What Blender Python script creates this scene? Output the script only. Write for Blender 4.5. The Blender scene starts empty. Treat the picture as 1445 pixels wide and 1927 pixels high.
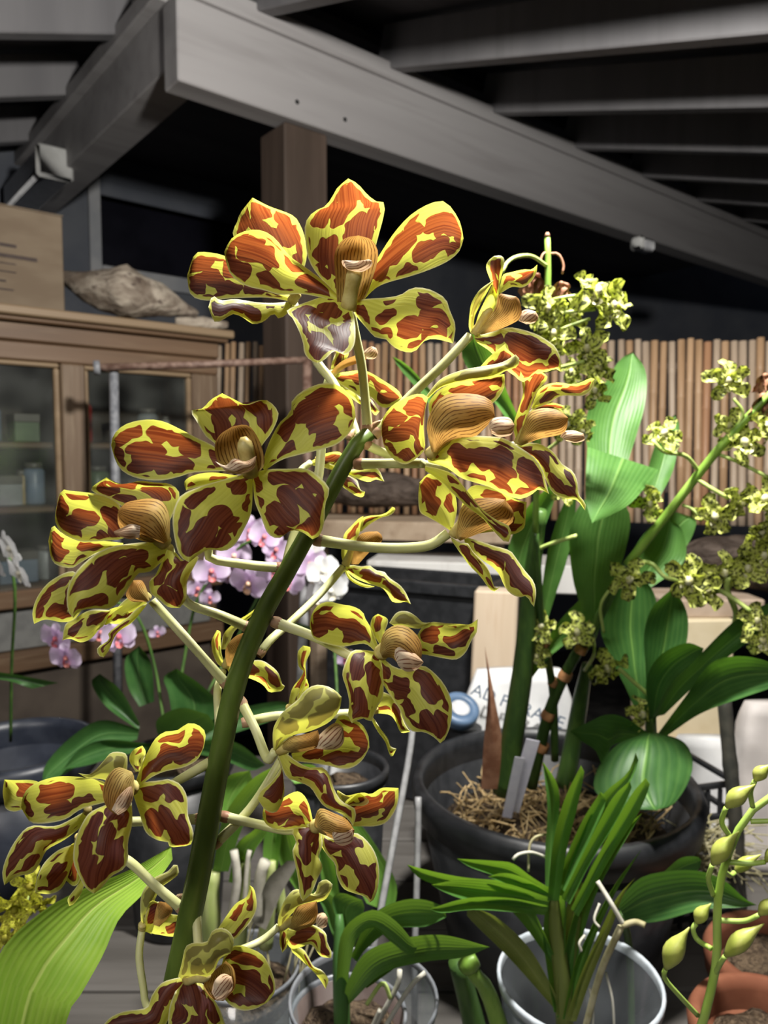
import bpy, math, random
from mathutils import Vector, Matrix, Quaternion, noise

# ------------------------------------------------------------------ camera, light, exposure
scene = bpy.context.scene
col = scene.collection
R = math.radians
FPX, CX, CY = 1400.0, 722.5, 963.5          # focal length in pixels of the 1445 x 1927 frame
CAM = Vector((0.0, 0.0, 1.45))
PITCH = R(4.2)                              # looking slightly down
cd = bpy.data.cameras.new('camera')
cam = bpy.data.objects.new('camera', cd)
col.objects.link(cam)
cam.location = CAM
cam.rotation_euler = (R(90) - PITCH, 0, 0)
cd.sensor_fit = 'VERTICAL'
cd.sensor_height = 36.0
cd.sensor_width = 36.0 * 1445 / 1927
cd.lens = 36.0 * FPX / 1927
cd.clip_start = 0.02
cd.dof.use_dof = True
cd.dof.focus_distance = 0.37
cd.dof.aperture_fstop = 13.0
scene.camera = cam

world = bpy.data.worlds.new('night')
scene.world = world
world.use_nodes = True
bg = world.node_tree.nodes['Background']
bg.inputs['Color'].default_value = (0.50, 0.56, 0.75, 1)
bg.inputs['Strength'].default_value = 0.048

def lamp(name, kind, loc, target, energy, color, **kw):
    ld = bpy.data.lights.new(name, kind)
    ld.energy = energy
    ld.color = color
    for k, v in kw.items():
        setattr(ld, k, v)
    o = bpy.data.objects.new(name, ld)
    col.objects.link(o)
    o.location = loc
    o.rotation_euler = (Vector(target) - Vector(loc)).to_track_quat('-Z', 'Y').to_euler()
    return o
# the shaded work lamp hanging over the bench just behind the flower spike
lamp('bench_lamp', 'SPOT', (0.22, 0.62, 2.13), (0.10, 1.50, 1.55), 124.0, (1.0, 0.97, 0.91),
     spot_size=R(178), spot_blend=0.3, shadow_soft_size=0.05)
# added soft fill, high behind the camera, to brighten petals facing the viewer
lamp('fill_lamp', 'AREA', (-0.9, -1.5, 2.75), (-0.1, 0.7, 1.2), 30.0, (1.0, 0.95, 0.9), shape='DISK', size=0.9)

scene.view_settings.view_transform = 'Standard'
scene.view_settings.look = 'None'
scene.view_settings.exposure = 0.0
scene.view_settings.gamma = 1.0
scene.view_settings.use_curve_mapping = False
cy = scene.cycles
cy.max_bounces = 6
cy.diffuse_bounces = 3
cy.glossy_bounces = 2
cy.transmission_bounces = 3
cy.transparent_max_bounces = 8
cy.caustics_reflective = False
cy.caustics_refractive = False
cy.use_adaptive_sampling = True
cy.adaptive_threshold = 0.035
cy.sample_clamp_indirect = 4.0

# ------------------------------------------------------------------ geometry helpers
rnd = random.Random(7)
cR = cam.rotation_euler.to_matrix()
UP = Vector((0, 0, 1))
def P(x, y, d):
    """world point that lies d metres in front of the camera, at a place measured in the photograph"""
    return CAM + cR @ Vector(((x - CX) / FPX * d, (CY - y) / FPX * d, -d))
def ray(x, y):
    return (P(x, y, 1.0) - CAM)
def on_plane(x, y, p0, n):
    r = ray(x, y)
    return CAM + r * ((p0 - CAM).dot(n) / r.dot(n))
def on_z(x, y, z):
    r = ray(x, y)
    return CAM + r * ((z - CAM.z) / r.z)
D1 = Vector((0.773, 0.635, 0)).normalized()     # the building's long direction, back to the right
D2 = Vector((-D1.y, D1.x, 0))                   # and across it, back to the left

WPOS = {}
def tag(o, label=None, cat=None, group=None, kind=None):
    if label: o['label'] = label
    if cat: o['category'] = cat
    if group: o['group'] = group
    if kind: o['kind'] = kind
    return o
def thing(name, label, cat, loc=(0, 0, 0), group=None):
    o = bpy.data.objects.new(name, None)
    o.empty_display_size = 0.02
    col.objects.link(o)
    o.location = loc
    WPOS[o.name] = Vector(loc)
    return tag(o, label, cat, group)
def origin(parent):
    return WPOS.get(parent.name, Vector((0, 0, 0))) if parent else Vector((0, 0, 0))
def mesh(name, V, F, mat, parent=None, smooth=True, uvs=None):
    o0 = origin(parent)
    me = bpy.data.meshes.new(name)
    me.from_pydata([tuple(Vector(v) - o0) for v in V], [], F)
    if mat:
        me.materials.append(mat)
    if smooth:
        me.polygons.foreach_set('use_smooth', [True] * len(me.polygons))
    if uvs:
        for lname, data in uvs.items():
            uv = me.uv_layers.new(name=lname)
            flat = []
            for l in me.loops:
                flat.extend(data[l.vertex_index])
            uv.data.foreach_set('uv', flat)
    me.update()
    o = bpy.data.objects.new(name, me)
    col.objects.link(o)
    if parent:
        o.parent = parent
        WPOS[o.name] = o0
    return o
def copy_of(o, parent=None):
    c = o.copy()
    col.objects.link(c)
    c.parent = parent
    if parent:
        WPOS[c.name] = origin(parent)
    return c

class MB:
    """collects vertices and faces of one mesh"""
    def __init__(s): s.V = []; s.F = []
    def add(s, V, F):
        b = len(s.V)
        s.V += [Vector(v) for v in V]
        s.F += [tuple(b + i for i in f) for f in F]
        return s
    def box(s, o, ax, ay, az, lo, hi, bev=0.0):
        """box in the frame (ax, ay, az) at o, from lo to hi, with bevelled edges"""
        if bev <= 0:
            V = [o + ax * (lo[0], hi[0])[i] + ay * (lo[1], hi[1])[j] + az * (lo[2], hi[2])[k]
                 for i in (0, 1) for j in (0, 1) for k in (0, 1)]
            return s.add(V, [(0, 1, 3, 2), (4, 6, 7, 5), (0, 4, 5, 1), (2, 3, 7, 6), (0, 2, 6, 4), (1, 5, 7, 3)])
        b = min(bev, *(0.45 * (hi[i] - lo[i]) for i in range(3)))
        V = []; idx = {}
        for i in (0, 1):
            for j in (0, 1):
                for k in (0, 1):
                    for a in range(3):
                        c = [(lo[0], hi[0])[i], (lo[1], hi[1])[j], (lo[2], hi[2])[k]]
                        for q in range(3):
                            if q != a:
                                c[q] += b if (i, j, k)[q] == 0 else -b
                        idx[(i, j, k, a)] = len(V)
                        V.append(o + ax * c[0] + ay * c[1] + az * c[2])
        F = []
        for a in range(3):
            u, w = (a + 1) % 3, (a + 2) % 3
            for sd in (0, 1):
                q = []
                for (p, r) in ((0, 0), (1, 0), (1, 1), (0, 1)):
                    t = [0, 0, 0]; t[a] = sd; t[u] = p; t[w] = r
                    q.append(idx[(t[0], t[1], t[2], a)])
                F.append(tuple(q if sd else q[::-1]))
        for a in range(3):            # edge strips
            u, w = (a + 1) % 3, (a + 2) % 3
            for p in (0, 1):
                for r in (0, 1):
                    t0 = [0, 0, 0]; t0[u] = p; t0[w] = r
                    t1 = list(t0); t1[a] = 1
                    F.append((idx[(*t0, u)], idx[(*t1, u)], idx[(*t1, w)], idx[(*t0, w)]))
        for i in (0, 1):
            for j in (0, 1):
                for k in (0, 1):
                    F.append(tuple(idx[(i, j, k, a)] for a in range(3)))
        return s.add(V, F)
    def tube(s, pts, rad, n=8, cap=True):
        pts = [Vector(p) for p in pts]
        if not hasattr(rad, '__len__'): rad = [rad] * len(pts)
        V = []; F = []
        t = (pts[1] - pts[0]).normalized()
        u = t.orthogonal().normalized()
        for i, p in enumerate(pts):
            t2 = (pts[min(i + 1, len(pts) - 1)] - pts[max(i - 1, 0)])
            if t2.length > 1e-9: t2.normalize()
            else: t2 = t
            u = (t.rotation_difference(t2) @ u)
            u = (u - t2 * u.dot(t2)).normalized()
            t = t2
            w = t.cross(u)
            for k in range(n):
                a = 2 * math.pi * k / n
                V.append(p + (u * math.cos(a) + w * math.sin(a)) * rad[i])
        for i in range(len(pts) - 1):
            for k in range(n):
                F.append((i * n + k, i * n + (k + 1) % n, (i + 1) * n + (k + 1) % n, (i + 1) * n + k))
        if cap:
            F.append(tuple(range(n))[::-1]); F.append(tuple((len(pts) - 1) * n + k for k in range(n)))
        return s.add(V, F)
    def lathe(s, o, prof, n=40, ax=UP):
        u = ax.orthogonal().normalized(); w = ax.cross(u)
        V = []; F = []
        for r, z in prof:
            for k in range(n):
                a = 2 * math.pi * k / n
                V.append(o + ax * z + (u * math.cos(a) + w * math.sin(a)) * r)
        for i in range(len(prof) - 1):
            for k in range(n):
                F.append((i * n + k, i * n + (k + 1) % n, (i + 1) * n + (k + 1) % n, (i + 1) * n + k))
        return s.add(V, F)
    def build(s, name, mat, parent=None, smooth=True):
        return mesh(name, s.V, s.F, mat, parent, smooth)

def crom(pts, m):
    """m+1 points at even arc length on a smooth curve through pts"""
    pts = [Vector(p) for p in pts]
    if len(pts) == 2:
        return [pts[0].lerp(pts[1], i / m) for i in range(m + 1)]
    out = []
    n = len(pts)
    for i in range(n - 1):
        p0 = pts[i - 1] if i else pts[0] * 2 - pts[1]
        p1, p2 = pts[i], pts[i + 1]
        p3 = pts[i + 2] if i + 2 < n else pts[-1] * 2 - pts[-2]
        for k in range(8):
            t = k / 8
            out.append(0.5 * ((2 * p1) + (p2 - p0) * t + (2 * p0 - 5 * p1 + 4 * p2 - p3) * t * t
                              + (3 * p1 - p0 - 3 * p2 + p3) * t ** 3))
    out.append(pts[-1])
    L = [0.0]
    for a, b in zip(out, out[1:]): L.append(L[-1] + (b - a).length)
    res = []; j = 0
    for i in range(m + 1):
        t = L[-1] * i / m
        while j < len(L) - 2 and L[j + 1] < t: j += 1
        q = (t - L[j]) / max(1e-9, L[j + 1] - L[j])
        res.append(out[j].lerp(out[j + 1], min(1, max(0, q))))
    return res

def sheet(name, A, B, d0, d1, mat, parent, cup=0.0, bulge=0.0, ruf=0.0, nu=18, nv=10, seed=None, fold=0.0):
    """a petal or a leaf: edge A runs from the base to the tip, edge B from after the tip back to the base.
    d0 / d1 distance of base and tip, cup the depth of its hollow, bulge its arch, ruf the waviness of its edge"""
    sd = rnd.random() * 50 if seed is None else seed
    tip = A[-1]
    EA = crom([Vector((x, y, 0)) for x, y in A], nu)
    EB = crom([Vector((x, y, 0)) for x, y in ([tip] + list(B))], nu)[::-1]
    V = []; W = {}
    rows = []
    for i in range(nu + 1):
        u = i / nu
        row = []
        for j in range(nv + 1):
            v = j / nv; w = 2 * v - 1
            p = EA[i].lerp(EB[i], v)
            s = math.sin(math.pi * min(1, 0.12 + 0.88 * u)) if u < 1 else 0
            s = max(0, math.sin(math.pi * (0.1 + 0.86 * u)))
            d = (d0 + (d1 - d0) * u + bulge * 4 * u * (1 - u) + cup * (1 - w * w) * s
                 + fold * (1 - abs(w)) * s
                 + ruf * w * w * math.sin(sd + 9 * u + (2.0 if w > 0 else 0)) * s
                 + ruf * 0.35 * math.sin(sd * 2 + 5 * u + 4 * v) * s)
            row.append(P(p.x, p.y, d))
        rows.append(row)
    uvn = []; uvm = []; uve = []
    L = 0.0; ln = [0.0]
    for i in range(nu):
        L += (rows[i + 1][nv // 2] - rows[i][nv // 2]).length
        ln.append(L)
    ox, oy = rnd.random() * 40, rnd.random() * 40
    for i in range(nu + 1):
        wd = sum((rows[i][j + 1] - rows[i][j]).length for j in range(nv))
        for j in range(nv + 1):
            v = j / nv
            V.append(rows[i][j])
            uvn.append((i / nu, v))
            uvm.append((ln[i] * 100 + ox, (v - 0.5) * wd * 100 + oy))
            uve.append((min(wd * 100 * (0.5 - abs(v - 0.5)), (L - ln[i]) * 100 + 0.02), i / nu))
    F = []
    for i in range(nu):
        for j in range(nv):
            a = i * (nv + 1) + j
            F.append((a, a + 1, a + nv + 2, a + nv + 1))
    return mesh(name, V, F, mat, parent, True, {'UVMap': uvn, 'metric': uvm, 'edge': uve})

def ptube(name, pts, rad_px, mat, parent, n=10, m=16, flare=0.0):
    """round stalk through measured points (x, y, distance), thickness in pixels (one number or a list)"""
    C = crom([P(*p) for p in pts], m)
    D = crom([Vector((p[2], 0, 0)) for p in pts], m)
    if not hasattr(rad_px, '__len__'): rad_px = [rad_px, rad_px]
    rr = []
    for i in range(m + 1):
        t = i / m * (len(rad_px) - 1); k = min(int(t), len(rad_px) - 2)
        r = rad_px[k] + (rad_px[k + 1] - rad_px[k]) * (t - k)
        rr.append(r / 2 * D[i].x / FPX)
    return MB().tube(C, rr, n).build(name, mat, parent)

# ------------------------------------------------------------------ materials
class NT:
    def __init__(s, name):
        s.m = bpy.data.materials.new(name)
        s.m.use_nodes = True
        s.t = s.m.node_tree
        s.t.nodes.clear()
        s.out = s.t.nodes.new('ShaderNodeOutputMaterial')
    def n(s, typ, ins=None, **kw):
        nd = s.t.nodes.new(typ)
        for k, v in kw.items(): setattr(nd, k, v)
        for k, v in (ins or {}).items():
            if isinstance(v, bpy.types.NodeSocket): s.t.links.new(v, nd.inputs[k])
            else:
                if isinstance(v, tuple) and len(v) == 3 and nd.inputs[k].type == 'RGBA': v = (*v, 1)
                nd.inputs[k].default_value = v
        return nd
    def math(s, op, a, b=0.0, c=0.0, clamp=False):
        nd = s.n('ShaderNodeMath', {0: a, 1: b, 2: c}, operation=op); nd.use_clamp = clamp
        return nd.outputs[0]
    def mix(s, f, a, b):
        nd = s.n('ShaderNodeMix', data_type='RGBA')
        for k, v in ((0, f), (6, a), (7, b)):
            if isinstance(v, bpy.types.NodeSocket): s.t.links.new(v, nd.inputs[k])
            else: nd.inputs[k].default_value = (*v, 1) if isinstance(v, tuple) else v
        return nd.outputs[2]
    def smooth(s, v, a, b):
        nd = s.n('ShaderNodeMapRange', {0: v, 1: a, 2: b, 3: 0.0, 4: 1.0}, interpolation_type='SMOOTHSTEP')
        return nd.outputs[0]
    def noise(s, vec, scale, detail=2.0, dist=0.0, rough=0.5, dims='3D'):
        ins = {'Scale': scale, 'Detail': detail, 'Roughness': rough, 'Distortion': dist}
        if vec is not None: ins['Vector'] = vec
        return s.n('ShaderNodeTexNoise', ins, noise_dimensions=dims)
    def pos(s, scale=(1, 1, 1), rot=(0, 0, 0)):
        g = s.n('ShaderNodeNewGeometry').outputs['Position']
        return s.n('ShaderNodeMapping', {'Vector': g, 'Scale': scale, 'Rotation': rot}).outputs[0]
    def uv(s, name): return s.n('ShaderNodeUVMap', uv_map=name).outputs[0]
    def bump(s, h, strength, dist=0.01):
        return s.n('ShaderNodeBump', {'Height': h, 'Strength': strength, 'Distance': dist}).outputs[0]
    def pr(s, colr, rough=0.5, spec=0.4, normal=None, **kw):
        ins = {'Base Color': colr, 'Roughness': rough, 'Specular IOR Level': spec}
        if normal is not None: ins['Normal'] = normal
        ins.update(kw)
        return s.n('ShaderNodeBsdfPrincipled', ins).outputs[0]
    def end(s, sh):
        s.t.links.new(sh, s.out.inputs[0]); return s.m
    def thin(s, base, trans, fac, rough=0.4, spec=0.4, normal=None):
        a = s.pr(base, rough, spec, normal)
        ins = {'Color': trans}
        if normal is not None: ins['Normal'] = normal
        b = s.n('ShaderNodeBsdfTranslucent', ins).outputs[0]
        return s.end(s.n('ShaderNodeMixShader', {0: fac, 1: a, 2: b}).outputs[0])

def m_petal(name, reverse=False):
    k = NT(name)
    um = k.uv('metric'); ue = k.n('ShaderNodeSeparateXYZ', {0: k.uv('edge')})
    e, u = ue.outputs[0], ue.outputs[1]
    nz = k.noise(um, 0.9, 1.0)
    off = k.n('ShaderNodeVectorMath', {0: nz.outputs['Color'], 1: (0.5, 0.5, 0.5)}, operation='SUBTRACT').outputs[0]
    off = k.n('ShaderNodeVectorMath', {0: off, 'Scale': 0.95}, operation='SCALE').outputs[0]
    p = k.n('ShaderNodeVectorMath', {0: um, 1: off}, operation='ADD').outputs[0]
    p = k.n('ShaderNodeMapping', {'Vector': p, 'Scale': (0.74, 1.0, 1)}).outputs[0]
    vor = k.n('ShaderNodeTexVoronoi', {'Vector': p, 'Scale': 1.04, 'Randomness': 0.85}, voronoi_dimensions='2D',
              feature='F1').outputs['Distance']
    n2 = k.noise(um, 0.7, 1.0).outputs['Fac']
    thr = k.math('MULTIPLY_ADD', n2, -0.34, 0.725)
    thr = k.math('MULTIPLY_ADD', k.smooth(u, 0.60, 0.95), 0.17, thr)
    thr = k.math('MULTIPLY_ADD', k.smooth(u, 0.30, 0.0), -0.16, thr)
    n3 = k.noise(um, 2.4, 0.0).outputs['Fac']
    thr = k.math('MULTIPLY_ADD', k.noise(um, 2.1, 0.0).outputs['Fac'], -0.30, k.math('ADD', thr, 0.135))
    sp = k.math('SUBTRACT', thr, vor)
    em = k.math('MULTIPLY_ADD', n3, -0.24, e)
    em = k.math('MULTIPLY_ADD', k.noise(um, 0.5, 0).outputs['Fac'], -0.22, em)
    wd = 0.05 if reverse else 0.018
    mask = k.math('MULTIPLY', k.smooth(sp, -wd * .5, wd), k.smooth(em, -0.03, 0.03))
    # fine veins along the petal
    vs = k.n('ShaderNodeMapping', {'Vector': um, 'Scale': (0.16, 5.0, 1)}).outputs[0]
    vein = k.noise(vs, 1.6, 1.0).outputs['Fac']
    dark = k.mix(k.smooth(vein, .3, .75), (0.042, 0.014, 0.016), (0.078, 0.031, 0.034))
    lite = k.mix(k.smooth(vein, .3, .7), (0.60, 0.60, 0.11), (0.72, 0.72, 0.17))
    rim = k.smooth(e, 0.10, 0.035)
    if reverse:
        base = k.mix(k.math('MULTIPLY', mask, 0.72), (0.58, 0.58, 0.18), (0.13, 0.11, 0.045))
        base = k.mix(rim, base, (0.82, 0.80, 0.45))
        tr = k.mix(k.math('MULTIPLY', mask, 0.8), (0.80, 0.80, 0.10), (0.25, 0.16, 0.03))
        return k.thin(base, tr, 0.42, 0.45, 0.3)
    base = k.mix(mask, lite, dark)
    base = k.mix(k.math('MULTIPLY', rim, 0.8), base, (0.90, 0.87, 0.60))
    tdark = k.mix(k.smooth(vein, .3, .62), (0.30, 0.055, 0.014), (0.52, 0.13, 0.028))
    tr = k.mix(mask, (0.95, 0.97, 0.13), tdark)
    bmp = k.bump(k.math('ADD', vein, k.math('MULTIPLY', mask, 0.5)), 0.25, 0.0006)
    return k.thin(base, tr, 0.52, 0.48, 0.30, bmp)
def m_lip(name, c0, c1, c2, freq=46.0, tr=0.35):
    k = NT(name)
    s = k.n('ShaderNodeSeparateXYZ', {0: k.uv('UVMap')})
    u, v = s.outputs[0], s.outputs[1]
    nz = k.noise(k.uv('metric'), 1.2, 2).outputs['Fac']
    w = k.math('SINE', k.math('MULTIPLY_ADD', nz, 6.0, k.math('MULTIPLY', v, freq)))
    st = k.math('MULTIPLY', k.smooth(w, 0.35, 0.85), k.smooth(k.noise(k.uv('metric'), 2.0, 1).outputs['Fac'], .3, .5))
    e = k.n('ShaderNodeSeparateXYZ', {0: k.uv('edge')}).outputs[0]
    base = k.mix(k.smooth(k.math('MULTIPLY_ADD', nz, 0.5, u), 0.3, 1.0), c0, c1)
    base = k.mix(k.math('MULTIPLY', st, 0.85), base, c2)
    b2 = k.mix(k.math('MULTIPLY', st, 0.8), c1, c2)
    return k.thin(base, b2, tr, 0.6, 0.18)
def m_leaf(name, c0, c1, rib, trans=0.3, rough=0.33, freq=60.0, tcol=(0.35, 0.6, 0.03)):
    k = NT(name)
    s = k.n('ShaderNodeSeparateXYZ', {0: k.uv('UVMap')})
    u, v = s.outputs[0], s.outputs[1]
    dv = k.math('ABSOLUTE', k.math('SUBTRACT', v, 0.5))
    nz = k.noise(k.uv('metric'), 0.35, 3).outputs['Fac']
    fine = k.math('SINE', k.math('MULTIPLY', v, freq * 2))
    base = k.mix(k.smooth(nz, 0.3, 0.7), c0, c1)
    base = k.mix(k.math('MULTIPLY', k.smooth(fine, 0.0, 1.0), 0.12), base, rib)
    base = k.mix(k.math('MULTIPLY', k.smooth(dv, 0.03, 0.008), 0.65), base, rib)
    sp = k.smooth(k.noise(k.uv('metric'), 1.7, 2).outputs['Fac'], 0.74, 0.78)
    base = k.mix(k.math('MULTIPLY', sp, 0.4), base, (0.25, 0.2, 0.06))
    h = k.math('MULTIPLY_ADD', k.smooth(dv, 0.05, 0.0), -1.0, k.math('MULTIPLY', fine, 0.12))
    return k.thin(base, tcol, trans, rough + 0.06, 0.32, k.bump(h, 0.35, 0.002))
def m_plain(name, c0, c1, scale=20.0, rough=0.5, spec=0.4, bump=0.0, detail=3.0, stretch=(1, 1, 1), dist=0.0, lo=.35, hi=.65, metal=0.0):
    k = NT(name)
    nz = k.noise(k.pos(stretch), scale, detail, dist).outputs['Fac']
    base = k.mix(k.smooth(nz, lo, hi), c0, c1)
    nm = k.bump(nz, bump, 0.004) if bump else None
    return k.end(k.pr(base, rough, spec, nm, Metallic=metal))
def m_wood(name, c0, c1, c2, axis='D1', scale=14.0, rough=0.6, bump=0.25, wear=0.35, stretch=0.08):
    k = NT(name)
    sc = {'D1': (stretch, 1, 1), 'Z': (1, 1, stretch), 'X': (stretch, 1, 1)}[axis]
    rz = -math.atan2(D1.y, D1.x) if axis == 'D1' else 0
    g = k.n('ShaderNodeNewGeometry').outputs['Position']
    g = k.n('ShaderNodeVectorRotate', {'Vector': g, 'Angle': rz}, rotation_type='Z_AXIS').outputs[0]
    g = k.n('ShaderNodeMapping', {'Vector': g, 'Scale': sc}).outputs[0]
    n1 = k.noise(g, scale, 5, 0.6).outputs['Fac']
    n2 = k.noise(g, scale * 4.5, 4, 0.3).outputs['Fac']
    base = k.mix(k.smooth(n1, .3, .7), c0, c1)
    base = k.mix(k.math('MULTIPLY', k.smooth(n2, .5, .75), wear), base, c2)
    return k.end(k.pr(base, rough, 0.35, k.bump(k.math('ADD', n1, n2), bump, 0.004)))
def m_clear(name, colr=(0.9, 0.95, 1), gloss=0.10, haze=0.10, hazec=(0.6, 0.65, 0.7)):
    k = NT(name)
    t = k.n('ShaderNodeBsdfTransparent', {0: colr}).outputs[0]
    g = k.n('ShaderNodeBsdfGlossy', {'Color': (1, 1, 1), 'Roughness': 0.12}).outputs[0]
    nz = k.noise(k.pos(), 9, 1).outputs['Fac']
    d = k.n('ShaderNodeBsdfDiffuse', {'Color': hazec}).outputs[0]
    a = k.n('ShaderNodeMixShader', {0: gloss, 1: t, 2: g}).outputs[0]
    f = k.math('MULTIPLY', k.smooth(nz, 0.2, 0.8), haze)
    return k.end(k.n('ShaderNodeMixShader', {0: f, 1: a, 2: d}).outputs[0])

PETAL = m_petal('tiger_petal')
PETALB = m_petal('tiger_petal_reverse', True)
LIP = m_lip('lip_brown', (0.62, 0.50, 0.17), (0.50, 0.27, 0.07), (0.12, 0.045, 0.012), 80, 0.4)
LOBE = m_lip('lip_white', (0.80, 0.68, 0.50), (0.75, 0.52, 0.32), (0.20, 0.05, 0.02), 34, 0.3)
COLUMN = m_plain('column_cream', (0.52, 0.40, 0.12), (0.68, 0.58, 0.22), 160, 0.45)
def m_stalk(name, c0, c1, tip):
    k = NT(name)
    nz = k.noise(k.pos((1, 1, .3)), 90, 3).outputs['Fac']
    return k.end(k.pr(k.mix(k.smooth(nz, .35, .7), c0, c1), 0.42, 0.45, None,
                      **{'Subsurface Weight': 0.15, 'Subsurface Radius': (0.004, 0.004, 0.001)}))
STEM = m_stalk('spike_green', (0.085, 0.135, 0.022), (0.13, 0.20, 0.035), None)
PEDI = m_stalk('pedicel_cream', (0.66, 0.68, 0.30), (0.74, 0.74, 0.42), None)
COLLAR = m_plain('pedicel_collar', (0.35, 0.17, 0.10), (0.55, 0.36, 0.22), 120, 0.5)

# ------------------------------------------------------------------ the setting
CONC = m_plain('concrete', (0.030, 0.028, 0.027), (0.060, 0.056, 0.052), 9, 0.85, 0.2, 0.2)
WALLP = m_plain('wall_paint', (0.095, 0.104, 0.126), (0.122, 0.130, 0.148), 5, 0.7, 0.3, 0.05)
TRIMP = m_plain('trim_paint', (0.30, 0.31, 0.33), (0.38, 0.38, 0.39), 8, 0.6, 0.3, 0.05)
DARKG = m_plain('night_pane', (0.006, 0.006, 0.010), (0.010, 0.010, 0.016), 5, 0.25, 0.4)
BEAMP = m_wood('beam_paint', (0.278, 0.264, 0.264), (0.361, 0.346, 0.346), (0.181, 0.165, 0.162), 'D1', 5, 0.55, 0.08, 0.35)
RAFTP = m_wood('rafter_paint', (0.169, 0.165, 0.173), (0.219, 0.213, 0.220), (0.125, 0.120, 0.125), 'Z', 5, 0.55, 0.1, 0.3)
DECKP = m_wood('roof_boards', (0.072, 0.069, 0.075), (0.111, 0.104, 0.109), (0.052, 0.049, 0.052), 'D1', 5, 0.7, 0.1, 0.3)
POSTP = m_wood('post_wood', (0.050, 0.034, 0.025), (0.079, 0.054, 0.041), (0.036, 0.024, 0.017), 'Z', 9, 0.65, 0.3, 0.4)

floor = MB().box(Vector((0, 0, 0)), Vector((1, 0, 0)), Vector((0, 1, 0)), UP, (-6, -4, -0.1), (7, 9, 0)).build('floor', CONC, None, False)
tag(floor, 'dark concrete veranda floor under the bench', 'floor', kind='structure')

E0 = P(335, 150, 1.9)                    # lower near corner of the big beam
BZ, BH = E0.z, 0.216
O = Vector((E0.x, E0.y, 0))
def fbox(mb, s0, s1, t0, t1, z0, z1, bev=0.004, o=None):
    return mb.box(o if o is not None else O, D1, D2, UP, (s0, t0, z0), (s1, t1, z1), bev)
HOLE = m_plain('bolt_hole', (0.012, 0.012, 0.012), (0.02, 0.02, 0.02), 50, 0.8)
b = fbox(MB(), 0, 4.2, 0, 0.085, BZ, BZ + BH).build('trim_1', BEAMP, None, False)
tag(b, 'long grey painted beam running back to the right from the corner', 'beam', kind='structure')
for px, py in ((559, 192), (649, 225)):
    q = on_plane(px, py, E0, D2)
    mb = MB().lathe(q - D2 * 0.0015, [(0.0001, 0.0), (0.0065, 0.0), (0.0075, 0.004), (0.0075, 0.02)], 14, D2)
    mb.build('bolt_hole', HOLE, b)
fbox(MB(), 0.03, 4.2, -0.012, 0.09, BZ + BH, BZ + BH + 0.052).build('top_plate', BEAMP, b, False)
b2 = fbox(MB(), 0.01, 0.13, 0.087, 4.6, BZ + 0.065, BZ + 0.235).build('trim_2', BEAMP, None, False)
tag(b2, 'grey painted beam running back to the left from the corner', 'beam', kind='structure')
fbox(MB(), -0.02, 0.12, 0.09, 4.6, BZ + 0.237, BZ + 0.29).build('top_plate', BEAMP, b2, False)

ZT = BZ + BH + 0.055
SL = 0.33
def rafter(name, o, h, side, length, parent, w=0.05, hh=0.13):
    dr = (h - UP * SL).normalized()
    nz = dr.cross(side).normalized()
    if nz.z < 0: nz = -nz
    return MB().box(o, dr, side, nz, (0, -w / 2, 0.0), (length, w / 2, hh), 0.004).build(name, RAFTP, parent, False)
ce = None
n1 = (-D2 - UP * SL).normalized()
dk_n = n1.cross(D1).normalized()
if dk_n.z < 0: dk_n = -dk_n
zd = ZT + 0.13
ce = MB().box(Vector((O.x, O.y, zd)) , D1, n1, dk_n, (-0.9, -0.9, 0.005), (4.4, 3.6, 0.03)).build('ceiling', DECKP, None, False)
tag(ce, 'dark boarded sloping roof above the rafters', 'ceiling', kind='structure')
for i in range(8):
    s = 0.25 + 0.47 * i
    rafter('rafter', Vector((O.x, O.y, ZT - 0.002)) + D1 * s + D2 * 0.06, -D2, D1, 3.2, ce)
n2 = (-D1 - UP * SL).normalized()
dk2 = n2.cross(D2).normalized()
if dk2.z < 0: dk2 = -dk2
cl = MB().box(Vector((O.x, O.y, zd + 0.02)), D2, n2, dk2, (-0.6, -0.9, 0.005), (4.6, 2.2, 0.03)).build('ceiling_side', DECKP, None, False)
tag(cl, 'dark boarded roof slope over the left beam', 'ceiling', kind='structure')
for i in range(7):
    t = 0.40 + 0.47 * i
    rafter('rafter', Vector((O.x, O.y, ZT + 0.018)) + D2 * t + D1 * 0.06, -D1, D2, 2.0, cl)
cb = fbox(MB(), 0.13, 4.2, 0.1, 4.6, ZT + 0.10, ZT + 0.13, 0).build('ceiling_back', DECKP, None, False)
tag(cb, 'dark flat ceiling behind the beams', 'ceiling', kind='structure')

# house wall at the back with its dark window
W0 = P(190, 500, 3.3)
WO = Vector((W0.x, W0.y, 0))
wz = lambda px, py: on_plane(px, py, W0, D2)
ws = lambda px: (wz(px, 500) - WO).dot(D1)
zs = W0.z
zt = wz(190, 368).z
w = MB()
fbox(w, -3.0, ws(190), 0, 0.12, 0, 3.2, 0, WO)
fbox(w, ws(190), 4.5, 0, 0.12, 0, zs, 0, WO)
fbox(w, ws(190), 4.5, 0, 0.12, zt, 3.2, 0, WO)
fbox(w, ws(700), 4.5, 0, 0.12, zs, zt, 0, WO)
w = tag(w.build('wall_back', WALLP, None, False), 'blue grey house wall behind the cabinet', 'wall', kind='structure')
win = fbox(MB(), ws(190), ws(700), 0.05, 0.06, zs, zt, 0, WO).build('window_1', DARKG, None, False)
tag(win, 'black night window in the back wall', 'window', kind='structure')
fbox(MB(), ws(168), ws(190), -0.02, 0.06, zs - 0.06, zt + 0.08, 0.003, WO).build('frame_post', TRIMP, win, False)
fbox(MB(), ws(190), ws(700), -0.025, 0.06, zs - 0.07, zs, 0.003, WO).build('window_sill', TRIMP, win, False)
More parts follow.
